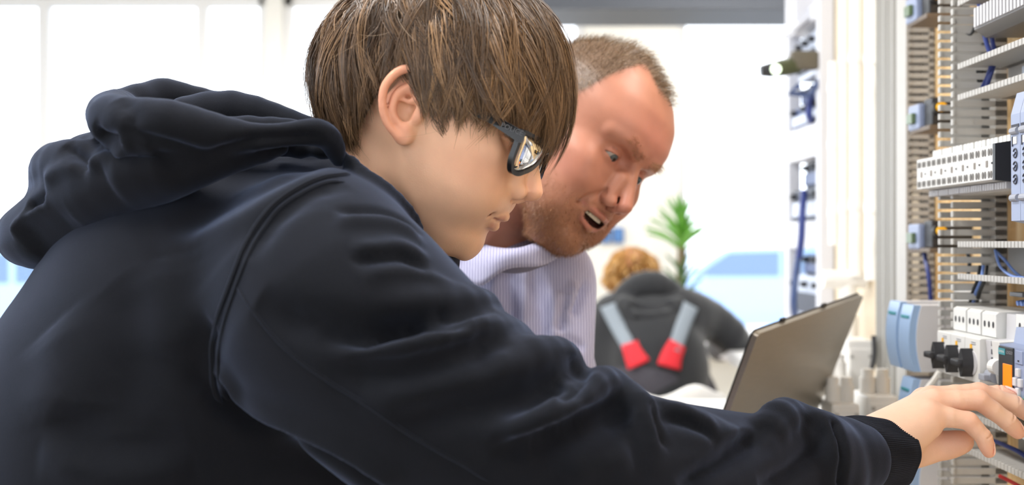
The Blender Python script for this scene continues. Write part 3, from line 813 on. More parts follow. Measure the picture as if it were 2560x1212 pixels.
# ------------------------------------------------------------------ the boy's hooded sweatshirt
FLEECE = mat('navy_fleece', srgb(19, 20, 24), rough=0.95, noise=0.12, nscale=700, bump=0.25, bscale=1400, spec=0.12, sheen=0.32, sheen_tint=srgb(140, 158, 200))
RIBBED = mat('rib_knit', srgb(17, 18, 22), rough=0.95, noise=0.10, nscale=700, bump=0.25, bscale=1500, spec=0.12, sheen=0.25, sheen_tint=srgb(150, 165, 200))
def pr(r_px, d): return r_px*d/FPX
def px_chain(fl, pts, k, sub=False, step=0.02):
    """pts: (px, py, depth, radius in px)"""
    W = np.array([np.append(P(a, b, d), pr(r, d)) for a, b, d, r in pts])
    Q = resample(W, step)
    fl.chain([q[:3] for q in Q], list(np.maximum(Q[:, 3], 0.001)), k, sub, 0.006)
def build_hoodie():
    fl = Field((-0.56, 0.60, -0.36), (0.36, 1.22, 0.17), 0.0032)
    t = math.radians(22)
    R = np.array([[math.cos(t), 0, math.sin(t)], [0, 1, 0], [-math.sin(t), 0, math.cos(t)]])   # leans forward
    # trunk
    fl.ell(P(470, 1040, 0.93), (0.166, 0.172, 0.20), 0.03, R)
    fl.cone(P(420, 1100, 0.93), P(380, 1300, 0.93), 0.150, 0.150, 0.04)
    fl.ell(P(590, 780, 0.92), (0.150, 0.160, 0.125), 0.03, R)
    fl.cone(P(860, 560, 0.90), P(640, 640, 0.91), 0.050, 0.090, 0.03)
    fl.cone(P(930, 640, 0.93), P(760, 1000, 0.95), 0.075, 0.13, 0.06)      # chest
    # shoulders
    fl.cone(P(790, 672, 0.815), P(790, 690, 1.03), 0.072, 0.07, 0.03)
    px_chain(fl, [(700, 360, 0.86, 30), (846, 385, 0.835, 14), (905, 432, 0.825, 14), (965, 474, 0.825, 14), (1015, 525, 0.835, 14), (1046, 572, 0.85, 13)], 0.012)
    # far arm hanging forward
    px_chain(fl, [(820, 660, 1.05, 190), (1000, 950, 1.06, 170), (1150, 1280, 1.05, 150)], 0.04)
    # near sleeve
    px_chain(fl, [(790, 690, 0.80, 235), (835, 770, 0.785, 288), (1085, 1005, 0.77, 276), (1385, 1172, 0.78, 250), (1595, 1230, 0.80, 236),
                  (1760, 1215, 0.835, 190), (1900, 1190, 0.87, 148), (2050, 1152, 0.905, 112), (2125, 1146, 0.925, 98)], 0.025)
    # blouse of cloth over the cuff
    px_chain(fl, [(1985, 1120, 0.885, 70), (2040, 1125, 0.885, 96), (2062, 1190, 0.885, 98)], 0.010)
    px_chain(fl, [(1720, 1228, 0.795, 38), (1815, 1172, 0.805, 44), (1890, 1115, 0.825, 46), (1945, 1052, 0.852, 48), (1972, 1048, 0.885, 48), (1985, 1070, 0.905, 46)], 0.006)
    px_chain(fl, [(1985, 1060, 0.885, 44), (2040, 1085, 0.872, 54), (2066, 1130, 0.862, 54), (2060, 1200, 0.86, 54)], 0.008)
    # rolls of cloth across the sleeve
    px_chain(fl, [(880, 790, 0.715, 20), (960, 776, 0.712, 28), (1060, 762, 0.720, 33), (1150, 754, 0.740, 34), (1208, 764, 0.772, 36), (1218, 790, 0.805, 34)], 0.007)
    px_chain(fl, [(830, 890, 0.702, 20), (930, 884, 0.695, 28), (1020, 872, 0.695, 36), (1110, 850, 0.703, 40), (1195, 828, 0.722, 40), (1258, 832, 0.760, 40), (1300, 860, 0.795, 40)], 0.008)
    px_chain(fl, [(1250, 900, 0.715, 30), (1330, 888, 0.735, 42), (1390, 892, 0.760, 48), (1408, 905, 0.795, 46)], 0.012)
    px_chain(fl, [(1190, 1096, 0.706, 22), (1290, 1072, 0.698, 34), (1380, 1040, 0.702, 42), (1445, 995, 0.720, 46), (1500, 962, 0.750, 44), (1530, 966, 0.785, 44)], 0.008)
    px_chain(fl, [(1545, 990, 0.775, 46), (1592, 1022, 0.752, 46), (1612, 1080, 0.742, 40), (1618, 1150, 0.735, 30)], 0.010)
    px_chain(fl, [(1650, 1035, 0.775, 34), (1740, 1062, 0.785, 36), (1800, 1100, 0.795, 30)], 0.012)
    V, F = fl.mesh(); V = relax(V, F, 2)
    return V, F
def build_hood():
    fl = Field((-0.50, 0.70, -0.06), (-0.10, 1.10, 0.17), 0.0026)
    # sheet hanging down the back
    px_chain(fl, [(700, 368, 0.815, 22), (560, 395, 0.80, 42), (430, 420, 0.80, 72), (300, 455, 0.82, 92), (190, 520, 0.85, 92), (110, 585, 0.88, 84)], 0.012)
    px_chain(fl, [(420, 400, 0.86, 90), (260, 450, 0.89, 100), (130, 560, 0.92, 90)], 0.02)
    px_chain(fl, [(420, 380, 0.95, 90), (250, 430, 0.96, 90), (110, 580, 0.95, 80)], 0.02)
    # lobe in the middle left
    px_chain(fl, [(215, 410, 0.83, 62), (150, 420, 0.86, 62), (140, 440, 0.93, 60)], 0.010)
    px_chain(fl, [(300, 390, 0.90, 60), (215, 400, 0.94, 62)], 0.01)
    # lowest lobe
    px_chain(fl, [(105, 590, 0.865, 72), (72, 590, 0.90, 72), (80, 590, 0.98, 70)], 0.008)
    # rolled front edge
    px_chain(fl, [(285, 300, 0.80, 58), (330, 310, 0.785, 62), (420, 315, 0.78, 62), (530, 335, 0.785, 50), (640, 342, 0.79, 30), (720, 336, 0.80, 26), (790, 330, 0.81, 30), (828, 352, 0.82, 24), (846, 400, 0.83, 18)], 0.006)
    px_chain(fl, [(285, 300, 0.80, 58), (275, 285, 0.86, 52), (300, 275, 0.93, 50)], 0.008)
    # far rim and the lining between
    px_chain(fl, [(300, 275, 0.95, 52), (390, 255, 0.98, 50), (420, 248, 0.985, 46), (500, 258, 0.99, 36), (600, 270, 0.99, 28)], 0.008)
    px_chain(fl, [(470, 300, 0.90, 60), (580, 285, 0.90, 55), (680, 305, 0.90, 45), (760, 330, 0.895, 38), (830, 350, 0.895, 38)], 0.012)
    px_chain(fl, [(560, 330, 0.85, 40), (680, 330, 0.85, 34), (760, 335, 0.85, 30)], 0.012)
    V, F = fl.mesh(); V = relax(V, F, 2)
    return V, F
def seam_tube(sc, px, r, sink=0.3):
    L = sc.lay(px, 5)
    if len(L) < 3: return None
    L = resample(L[::3], 0.003)
    for _ in range(8): L[1:-1] = 0.5*L[1:-1]+0.25*(L[2:]+L[:-2])
    cen = np.array([0, 0, 0.0])
    dv = L-cen; dv /= np.linalg.norm(dv, axis=1, keepdims=True)
    return L+dv*r*sink
HV, HF = build_hoodie()
hs = Sculpt(HV, HF)
def fold(px, w, h, crease=0.0, off=(0, 14), **kw):
    """a soft ridge, with a crease along its lower side"""
    hs.stroke(px, w, h, **kw)
    if crease: hs.stroke([(x+off[0], y+off[1]) for x, y in px], w*0.7, -crease)
# crease between sleeve and trunk
hs.stroke([(545, 985), (580, 1022), (660, 1062), (740, 1102), (850, 1162), (930, 1215)], 0.016, -0.014, taper=False)
hs.stroke([(560, 960), (640, 1020), (740, 1075), (870, 1140), (960, 1195)], 0.020, 0.008, taper=False)
hs.stroke([(526, 800), (510, 900), (520, 985)], 0.02, -0.006)
# soft roll of cloth before the armhole
hs.stroke([(400, 640), (520, 590), (620, 535), (710, 485), (800, 440), (870, 410)], 0.022, 0.0045)
hs.stroke([(420, 585), (600, 490), (720, 435), (800, 405)], 0.024, -0.004)
hs.stroke([(620, 640), (690, 545), (780, 480), (870, 458)], 0.016, -0.004)
hs.done()
# folds of the sleeve cap
fold([(835, 552), (905, 548), (969, 552), (1029, 578), (1050, 610)], 0.013, 0.0042, 0.004, (0, -26))
fold([(880, 628), (940, 618), (1009, 614), (1075, 650)], 0.013, 0.0042, 0.0045, (0, 26))
fold([(900, 690), (1000, 672), (1080, 690), (1150, 712)], 0.011, 0.003)
hs.stroke([(900, 820), (1000, 808), (1100, 800), (1190, 800)], 0.012, -0.006)
hs.stroke([(640, 745), (700, 785), (780, 808), (900, 812), (1010, 800), (1120, 775)], 0.022, -0.008)
hs.done()
hs.stroke([(800, 838), (900, 846), (1000, 832), (1100, 800), (1180, 775), (1240, 768)], 0.010, -0.006)
hs.stroke([(800, 925), (950, 925), (1100, 900), (1250, 860), (1350, 880)], 0.024, -0.006)
hs.stroke([(900, 1000), (1050, 975), (1200, 935), (1330, 925), (1410, 900)], 0.024, 0.0055)
hs.stroke([(980, 1060), (1120, 1025), (1260, 1000), (1380, 968), (1446, 930)], 0.020, -0.007)
hs.stroke([(1446, 885), (1458, 930), (1440, 965), (1380, 985)], 0.013, -0.007)
hs.done()
# elbow
hs.stroke([(1230, 1130), (1330, 1110), (1430, 1070), (1500, 1020)], 0.014, -0.006)
hs.stroke([(1330, 1120), (1430, 1085), (1520, 1040), (1580, 1050)], 0.022, -0.008)
hs.stroke([(1640, 1000), (1660, 1060), (1672, 1120)], 0.010, -0.006)
hs.stroke([(1400, 1190), (1500, 1150), (1590, 1140)], 0.022, 0.006)
fold([(1660, 1010), (1740, 1035), (1800, 1075)], 0.012, 0.004, 0.004, (-4, 26))
fold([(1690, 1090), (1760, 1090), (1840, 1075), (1900, 1062)], 0.012, 0.003)
hs.done()
# cloth gathered over the cuff
hs.stroke([(1915, 1050), (1895, 1085), (1860, 1115), (1779, 1172), (1700, 1215)], 0.014, -0.011)
hs.stroke([(2020, 1035), (2050, 1075), (2030, 1130), (1960, 1190), (1900, 1215)], 0.014, -0.008)
hs.stroke([(2092, 1050), (2110, 1100), (2112, 1160), (2105, 1215)], 0.007, -0.006, taper=False)
# the back
hs.stroke([(300, 690), (330, 800), (330, 930), (290, 1080)], 0.04, -0.005)
hs.stroke([(140, 800), (160, 900), (140, 1050)], 0.05, 0.006)
hs.stroke([(420, 640), (440, 760), (430, 900)], 0.05, 0.005)
hs.stroke([(120, 1050), (280, 1120), (470, 1110)], 0.03, -0.006)
hs.stroke([(100, 1110), (260, 1180), (480, 1170)], 0.03, 0.006)
hs.done()
hv, hf, hc = build_boy_head()
hc = boy_scalp(hv, hc)
nv, nf, nc = build_hand()
lv, lf = build_limb()
boy = thing('person', 'boy in a dark hooded sweatshirt and black glasses reaching towards the panel', 'person', P(470, 1212, 0.93))
def add_child(o, parent):
    o.parent = parent; o.matrix_parent_inverse = Matrix.Translation(Vector(parent.location)).inverted()
    return o
lc = np.tile(np.array(srgb(231, 186, 158)[:3]), (len(lv), 1))
body = add_child(mesh_obj('body', np.vstack([hv, nv, lv]), np.vstack([hf, nf+len(hv), lf+len(hv)+len(nv)]), SKIN, None, True, np.vstack([hc, nc, lc])), boy)
for s in (-1, 1):
    add_child(eyeball('eye', BH, (BOY['eye'][0]+0.4, s*BOY['eye'][1], BOY['eye'][2]), (1, 0.0, -0.35), EYE_M, None), boy)
V_, F_, C_ = boy_hair()
add_child(mesh_obj('hair', V_, F_, HAIR_M, None, True, C_), boy)

hoodie = add_child(mesh_obj('hoodie', hs.V, hs.F, FLEECE, None, True), boy)

gv, gf = build_hood()
gs = Sculpt(gv, gf)
gs.stroke([(300, 322), (315, 326), (351, 345), (411, 359), (479, 381), (520, 392)], 0.008, -0.004)
gs.stroke([(492, 397), (574, 377), (656, 350), (740, 346), (819, 346)], 0.010, -0.005)
gs.stroke([(159, 356), (202, 386), (219, 416)], 0.010, -0.007)
gs.stroke([(215, 418), (257, 392), (326, 360)], 0.012, 0.006)
gs.stroke([(228, 330), (262, 360), (300, 352)], 0.014, -0.009)
gs.stroke([(107, 455), (142, 425), (206, 414)], 0.013, 0.005)
gs.stroke([(108, 489), (80, 500), (58, 520)], 0.010, -0.008)
gs.stroke([(26, 592), (39, 558), (77, 523), (112, 498)], 0.010, 0.005)
gs.stroke([(260, 440), (330, 420), (420, 405)], 0.03, 0.006)
gs.stroke([(60, 620), (100, 590), (180, 550)], 0.025, -0.004)
gs.stroke([(300, 240), (330, 280), (315, 320)], 0.014, -0.004)
gs.done()
hood = add_child(mesh_obj('hood', gs.V, gs.F, FLEECE, None, True), hoodie)
for px_, r_ in (([(878, 430), (800, 441), (740, 470), (690, 506), (640, 560), (605, 622), (580, 690), (560, 740), (540, 800), (528, 860), (526, 920), (535, 975), (558, 1012)], 0.0028),
                ([(866, 450), (806, 456), (750, 484), (700, 520), (655, 572), (621, 632), (597, 694), (576, 748), (556, 806), (544, 862), (541, 918), (549, 968), (570, 1004)], 0.0022),
                ([(582, 706), (640, 790), (720, 880), (800, 940), (900, 1002), (1000, 1070), (1100, 1130), (1240, 1212)], 0.0014)):
    L_ = seam_tube(hs, px_, r_, 0.35)
    if L_ is not None and len(L_) > 4:
        sm = MB().tube(L_, [r_*min(1, 0.3+0.2*min(i, len(L_)-1-i)) for i in range(len(L_))], 8).build('seam', FLEECE, None, True)
        add_child(sm, hoodie)
# ribbed cuff
def build_cuff():
    ax = np.array([P(2085, 1142, 0.918), P(2130, 1140, 0.930), P(2180, 1136, 0.945), P(2222, 1133, 0.957), P(2236, 1132, 0.961)])
    rr = np.array([0.0325, 0.0325, 0.0315, 0.0312, 0.030])
    Q = resample(np.column_stack([ax, rr]), 0.0022); NA = 960; V = []; 
    tdir = (ax[-1]-ax[0])/np.linalg.norm(ax[-1]-ax[0])
    u = np.cross(tdir, (0, 1, 0)); u /= np.linalg.norm(u); w = np.cross(tdir, u)
    n = len(Q); th = np.linspace(0, 2*math.pi, NA, endpoint=False)
    rows = []
    for i, q in enumerate(Q):
        t = i/(n-1)
        lip = 0.0009*math.exp(-((t-0.97)/0.03)**2)
        wob = 0.0010*np.sin(th*3+t*5)+0.0006*np.sin(th*7-t*9)
        ring = 0.00022*min(1, (1-t)*9)*np.sin(th*120+0.5*np.sin(t*7))
        r = q[3]+wob+ring+lip
        if t > 0.985: r = r-0.0022*(t-0.985)/0.015
        rows.append(q[:3]+np.outer(np.cos(th)*r*1.02, u)+np.outer(np.sin(th)*r*0.92, w))
    # turned-in end
    rows.append(rows[-1]*0.0+Q[-1][:3]+0.93*(rows[-1]-Q[-1][:3])-tdir*0.006)
    V = np.vstack(rows); m = len(rows); F = []
    i = np.arange(m-1)[:, None]*NA; j = np.arange(NA)[None, :]; j2 = (j+1) % NA
    F = np.stack([i+j, i+j2, i+NA+j2, i+NA+j], -1).reshape(-1, 4)
    return V, F
cv, cf = build_cuff()
add_child(mesh_obj('cuff', cv, cf, RIBBED, None, True), hoodie)
# ------------------------------------------------------------------ the boy's glasses
FRAME_M = mat('glasses_acetate', srgb(22, 23, 27), rough=0.28, spec=0.5)
LENS_M = mat('lens_glass', (0.95, 0.97, 1.0), rough=0.0, trans=1.0, spec=0.9)
ETCH_M = mat('etched_lettering', srgb(76, 76, 80), rough=0.5)
def round_poly(pts, r, n=5):
    out = []; m = len(pts)
    for i in range(m):
        p0, p, p1 = (np.array(pts[(i-1) % m], float), np.array(pts[i], float), np.array(pts[(i+1) % m], float))
        a = (p0-p); la = np.linalg.norm(a); b = p1-p; lb = np.linalg.norm(b)
        ri = r[i] if hasattr(r, '__len__') else r
        q = min(ri, la*0.48, lb*0.48)
        A = p+a/la*q; B = p+b/lb*q
        for t in np.linspace(0, 1, n): out.append(tuple((1-t)**2*A+2*t*(1-t)*p+t*t*B))
    return out
def build_glasses():
    Mh = Matrix.Translation(Vector(BH['t'])) @ Matrix([list(r)+[0] for r in BH['R'].tolist()]+[[0, 0, 0, 1]]).to_4x4() @ Matrix.Scale(0.001, 4)
    root = thing('eyeglasses', 'black framed eyeglasses worn by the boy in the dark hoodie', 'glasses', Mh @ Vector((94, 0, 5)))
    inv = Matrix.Translation(Vector(root.location)).inverted()
    lens = [(-61, 15.5), (-13, 15.5), (-12, 9), (-16, 3), (-28, -5), (-50, -13.5), (-58, -13), (-61.2, -6)]
    outer = [(-65, 18.5), (-9.5, 18.5), (-9, 8), (-13.5, 0.3), (-26.5, -8.2), (-49.5, -16.8), (-60, -16.3), (-64.8, -8)]
    rl = [5, 5, 4, 7, 9, 8, 6, 6]
    fb = MB()
    for s in (1, -1):
        A = round_poly([(s*-y*-1, z) for y, z in outer], rl); B = round_poly([(s*-y*-1, z) for y, z in lens], rl)
        n = len(A)
        curvef = lambda y: 96.0-0.0030*y*y
        vs = []
        for (Q, dx) in ((A, 1.9), (B, 1.6), (B, -1.6), (A, -1.9)):
            for (y, z) in Q: vs.append((curvef(y)+dx-0.10*z*0.6, y, z))
        fs = []
        for k in range(4):
            k2 = (k+1) % 4
            for i in range(n): fs.append((k*n+i, k*n+(i+1) % n, k2*n+(i+1) % n, k2*n+i))
        fb.add(vs, fs)
        # lens: a curved disc with thickness
        lb = MB(); c = np.mean(B, 0); rings = [1.0, 0.75, 0.5, 0.25]
        for sd in (0.7, -0.7):
            vs = []
            for rg in rings:
                for (y, z) in B:
                    yy, zz = c[0]+(y-c[0])*rg, c[1]+(z-c[1])*rg
                    bul = 2.2*(1-rg*rg)
                    vs.append((curvef(yy)+sd+bul-0.06*zz, yy, zz))
            vs.append((curvef(c[0])+sd+2.2-0.06*c[1], c[0], c[1]))
            fs = []
            for k in range(3):
                for i in range(n): fs.append((k*n+i, k*n+(i+1) % n, (k+1)*n+(i+1) % n, (k+1)*n+i))
            for i in range(n): fs.append((3*n+i, 3*n+(i+1) % n, 4*n))
            if sd < 0: fs = [f[::-1] for f in fs]
            lb.add(vs, fs)
        m1 = 4*n+1
        lb.f += [(i, m1+i, m1+(i+1) % n, (i+1) % n) for i in range(n)]
        lo = lb.build('lens', LENS_M, root, False, inv @ Mh); lo.data.polygons.foreach_set('use_smooth', np.ones(len(lo.data.polygons), dtype=bool))
    # bridge
    fb.tube([(95.5, -10, 9), (97.5, -4, 11.5), (97.5, 4, 11.5), (95.5, 10, 9)], 2.4, 8)
    fb.build('frame', FRAME_M, root, True, inv @ Mh)
    for s in (-1, 1):
        tb = MB()
        poly = [(87, 19.5), (84, 20.2), (60, 22.5), (20, 23), (-2, 20), (-22, 6), (-26, -2), (-23, -3), (-18, 4), (-2, 15.0), (20, 17.0), (60, 15.2), (80, 11.5), (84, 10.5), (87, 11.5)]
        def ycoord(x): return 64.5+3.6*min(1, max(0, (87-x)/40))
        n = len(poly); vs = [(x, s*(ycoord(x)-1.6), z-3) for x, z in poly]+[(x, s*(ycoord(x)+1.4), z-3) for x, z in poly]
        fs = [tuple(range(n)), tuple(range(n, 2*n))[::-1]]+[(i, n+i, n+(i+1) % n, (i+1) % n) for i in range(n)]
        tb.add(vs, fs)
        t = tb.build('temple', FRAME_M, root, False, inv @ Mh)
        if s < 0:
            R = Matrix(((1, 0, 0, 77), (0, 0, -1, -69.4), (0, 1, 0, 14.8), (0, 0, 0, 1)))
            text_obj('lettering', 'POLICE', 5.6, inv @ Mh @ R, ETCH_M, t, 0.15)
    return root
build_glasses()
# ------------------------------------------------------------------ the man leaning in behind
MH = dict(R=rot_head(49, 30, -26), t=np.array([0.070, 1.20, 0.109]), s=1.0)
MAN = dict(
    front=([-112, -106, -100, -92, -83, -70, -60, -50, -38, -20, 0, 20, 33, 50, 75, 95, 110, 124, 128],
           [58, 70, 79, 85, 88, 84, 87, 91, 91, 88, 85, 87, 94, 93.5, 83, 64, 40, 8, 2]),
    width=([-112, -106, -98, -85, -65, -45, -20, 0, 20, 45, 70, 95, 110, 124, 128],
           [18, 25, 33, 43, 55, 62, 66.5, 69, 70, 73, 70, 57, 40, 10, 2]),
    mid=([-105, -95, -80, -60, -45, -25, 0, 20, 120], [56, 52, 40, 26, 22, 16, 0, -10, -10]),
    back=([-105, -95, -80, -60, -40, -25, -5, 30, 60, 90, 110, 122], [30, 26, 10, -4, -22, -50, -78, -95, -94, -72, -45, -20]),
    pow=([-105, -85, -60, -30, 10, 50, 120], [2.1, 2.15, 2.3, 2.4, 2.45, 2.4, 2.1]),
    zr=(126, -110),
    neck=[((-18, 0, -35), (-60, 8, -160), 57, 62)],
    bumps=[((52, 47, -9), (26, 15, 16), 14), ((64, 37, -26), (20, 17, 17), 14), ((79, 0, -88), (11, 18, 13), 10), ((55, 40, -62), (24, 15, 24), 16)],
    eye=(67.5, 28.0, 12), brow=(84.5, 32.5),
    lid=dict(up=2.7, lo=2.5, tilt=-0.8, dz=-0.8),
    nose=dict(root=(88, 0, 15), mid=(100, 0, -4), tip=(109.5, 0, -21.5), r=[5.4, 5.6, 7.8], ala=(95.5, 11, -26.5)),
    folds=[([(92, 20, -24), (85, 29, -37), (78, 34, -52)], [0.8, 1.6, 0.8], 7)],
    ridges=[],
    mouth=dict(up=[(82, 27, -45.5), (90.5, 14, -45.2), (95.5, 0, -45)], upr=[0.9, 2.7, 3.2],
               lo=[(82, 27, -48.5), (86.5, 14, -60.5), (90, 0, -63.5)], lor=[0.9, 3.0, 3.6],
               slit=[(90, 27, -46.0), (93.5, 20, -49.2), (95, 12, -52.6), (98, 0, -54.4)], slr=[1.3, 2.4, 3.2, 3.6], cavity=([(80, 24, -48), (85, 13, -52.6), (87, 0, -54.2)], [2.6, 5.0, 5.6]),
               corner=(88.5, 28.5, -46.3), philtrum=[(97, 0, -35), (98, 0, -41)]),
    ear=dict(x=0, y=67, z=0, flare=0.35, scale=1.05),
)
def man_hairline(L):
    """hair mask on the scalp, 0..1; L in head millimetres"""
    d = L-np.array([-5.0, 0, 20.0]); d /= np.linalg.norm(d, axis=1, keepdims=True)
    az = np.abs(np.degrees(np.arctan2(d[:, 1], d[:, 0]))); el = np.degrees(np.arcsin(np.clip(d[:, 2], -1, 1)))
    lim = np.interp(az, [0, 14, 30, 44, 56, 68, 84, 96, 116, 125, 180], [46, 48, 62, 60, 40, 14, -2, 16, -20, -38, -36])
    return np.clip((el-lim)/11+0.35, 0, 1)*(np.abs(L[:, 1]) < 75)
def build_man_head():
    fl = head_field(MAN, 1.5)
    V, F = fl.mesh(); V = relax(V, F, 1)
    C_ = head_colors(V, MAN, srgb(178, 122, 100)[:3], srgb(196, 120, 112)[:3], srgb(214, 138, 122)[:3])
    Va = V.copy(); Va[:, 1] = np.abs(Va[:, 1])
    mix = lambda w, c: C_.__iadd__((w[:, None]*(np.array(c, np.float32)-C_)))
    mix(0.45*gau(V, (90, 0, 55), (30, 45, 22)), srgb(216, 140, 126)[:3])
    # stubble on chin, jaw and upper lip
    st = np.clip((-30-0.42*(80-V[:, 0])*0.0-V[:, 2])/16, 0, 1)*np.clip((V[:, 0]-10)/25, 0, 1)
    st = st*(1-0.9*gau(Va, (66, 36, -40), (16, 16, 16)))
    lipm = gau(Va, (92, 0, -54), (16, 22, 9))
    mix(0.62*st*(1-lipm)*np.clip(0.55+0.45*np.clip((-60-V[:, 2])/20, 0, 1), 0, 1), srgb(134, 96, 70)[:3])
    # mouth inside
    mi = np.full(len(V), 1e9); m = MAN['mouth']
    for i in range(len(m['slit'])-1): mi = np.minimum(mi, sd_cone(Va.astype(np.float32), m['slit'][i], m['slit'][i+1], m['slr'][i], m['slr'][i+1]))
    ci = np.full(len(V), 1e9); cp, cr_ = m['cavity']
    for i in range(2): ci = np.minimum(ci, sd_cone(Va.astype(np.float32), cp[i], cp[i+1], cr_[i], cr_[i+1]))
    xf = np.interp(Va[:, 1], [0, 13, 20, 27], [97, 94, 92, 88])
    mix((np.minimum(mi, ci) < 1.3).astype(np.float32)*np.clip((xf-2.0-Va[:, 0])/1.5, 0, 1), srgb(62, 26, 25)[:3])
    hl = man_hairline(V)
    mix(hl**1.6*0.88, srgb(98, 84, 68)[:3])
    return V, F, C_
def short_strands(V, F, mask, n, length, H, lean, wid, dark, lite, seed=3):
    r = np.random.default_rng(seed)
    N = vert_normals(V, F); idx = np.where(mask > 0.15)[0]
    idx = r.choice(idx, n, p=mask[idx]/mask[idx].sum())
    p0 = V[idx]+r.normal(0, 0.7, (n, 3)); nn = N[idx]
    ln = np.asarray(lean(p0), float)+r.normal(0, 0.28, (n, 3)); ln -= (ln*nn).sum(1, keepdims=True)*nn*0.7
    T = np.linspace(0, 1, 5)[None, :, None]; Lh = (length(p0)*r.uniform(0.6, 1.25, n))[:, None, None]
    path = p0[:, None, :]+nn[:, None, :]*Lh*T*0.75+ln[:, None, :]*Lh*0.8*T**1.6-nn[:, None, :]*0.5
    u = r.random(n)[:, None]; C_ = np.array(dark)*(1-u)+np.array(lite)*u
    vec = np.cross(nn, r.normal(0, 1, (n, 3)))
    Vv, Ff, Cc = ribbon_mesh(path, np.repeat(vec[:, None, :], 5, 1), wid*(1-0.7*T[..., 0])*np.ones((n, 1)), C_)
    return to_world(Vv, H), Ff, Cc
mv, mf, mc = build_man_head()
man = thing('person', 'smiling man in a pale lavender striped shirt leaning in behind the boy', 'person', P(1280, 1212, 1.30))
def build_man_body():
    fl = Field((-0.22, 1.08, -0.42), (0.16, 1.45, 0.06), 0.010)
    fl.cone(P(1260, 740, 1.29), P(1270, 1250, 1.30), 0.06, 0.09, 0.03)
    fl.cone(to_world(np.array([[-50, 6, -140]]), MH)[0], P(1250, 740, 1.30), 0.052, 0.055, 0.02)
    return fl.mesh()
bv, bf = build_man_body()
add_child(mesh_obj('body', np.vstack([to_world(mv, MH), bv]), np.vstack([mf, bf+len(mv)]), SKIN, None, True, np.vstack([mc, np.tile(np.array(srgb(178, 122, 100)[:3]), (len(bv), 1))])), man)
for s in (-1, 1):
    add_child(eyeball('eye', MH, (MAN['eye'][0]+0.5, s*MAN['eye'][1], MAN['eye'][2]), (1, 0.02, -0.25), EYE_M, None), man)
Vh, Fh, Ch = short_strands(mv, mf, man_hairline(mv), 15000, lambda p: np.interp(p[:, 2], [-20, 60, 110], [6, 8, 11]), MH,
                           lambda p: np.stack([np.full(len(p), 0.7), 0*p[:, 0], np.where(p[:, 2] < 60, -0.6, 0.1)], 1), 0.36, srgb(84, 68, 53)[:3], srgb(172, 146, 116)[:3])
add_child(mesh_obj('hair', Vh, Fh, HAIR_M, None, True, Ch), man)
# eyebrows
def brow_mask(V, q):
    Va = V.copy(); Va[:, 1] = np.abs(Va[:, 1]); bx, bz = q['brow']
    d = np.minimum(sd_cone(Va.astype(np.float32), (bx+4, 11, bz-2), (bx, 28, bz+3), 4.0, 4.0), sd_cone(Va.astype(np.float32), (bx, 28, bz+3), (bx-16, 48, bz-3), 4.0, 1.5))
    return np.clip(-(d-4.0)/5, 0, 1)*(Va[:, 0] > 50)
Vh, Fh, Ch = short_strands(mv, mf, brow_mask(mv, MAN), 420, lambda p: np.full(len(p), 6.0), MH,
                           lambda p: np.stack([np.full(len(p), -0.4), np.sign(p[:, 1])*0.9, np.full(len(p), 0.1)], 1), 0.42, srgb(140, 100, 74)[:3], srgb(190, 146, 108)[:3], 5)
add_child(mesh_obj('eyebrows', Vh, Fh, HAIR_M, None, True, Ch), man)
# chin stubble
st_ = np.clip((-34-mv[:, 2])/14, 0, 1)*np.clip((mv[:, 0]-5)/30, 0, 1)*(mv[:, 2] > -112)
st_ *= (1-0.95*gau(np.abs(mv), (66, 36, 40), (17, 17, 17)))*(1-gau(np.abs(mv)*np.array([1, 1, 1]), (92, 0, 54.0), (20, 26, 10)))
Vh, Fh, Ch = short_strands(mv, mf, np.clip(st_, 0, 1), 9000, lambda p: np.interp(p[:, 2], [-100, -70, -40], [4.2, 3.4, 2.4]), MH,
                           lambda p: np.stack([0*p[:, 0]+0.2, 0*p[:, 0], np.full(len(p), -0.7)], 1), 0.30, srgb(104, 68, 44)[:3], srgb(176, 128, 90)[:3], 6)
add_child(mesh_obj('beard_stubble', Vh, Fh, HAIR_M, None, True, Ch), man)
# teeth
TOOTH = mat('tooth', srgb(206, 194, 176), rough=0.3, spec=0.5)
tb = MB()
for k in range(-5, 6):
    a = k*0.17; w = 3.1 if abs(k) > 1 else 3.9
    x, y = 54+34*math.cos(a), 26*math.sin(a)*1.1
    tb.box((-1.6, -w*0.86, -2.6), (1.6, w*0.86, 4.0), 0.9, Matrix.Translation((x, y, -50.5+0.15*abs(k))) @ Matrix.Rotation(a, 4, 'Z'))
tm = MB(); tm.v = [tuple(p) for p in to_world(np.array(tb.v), MH)]; tm.f = tb.f
add_child(tm.build('teeth', TOOTH, None, True), man)
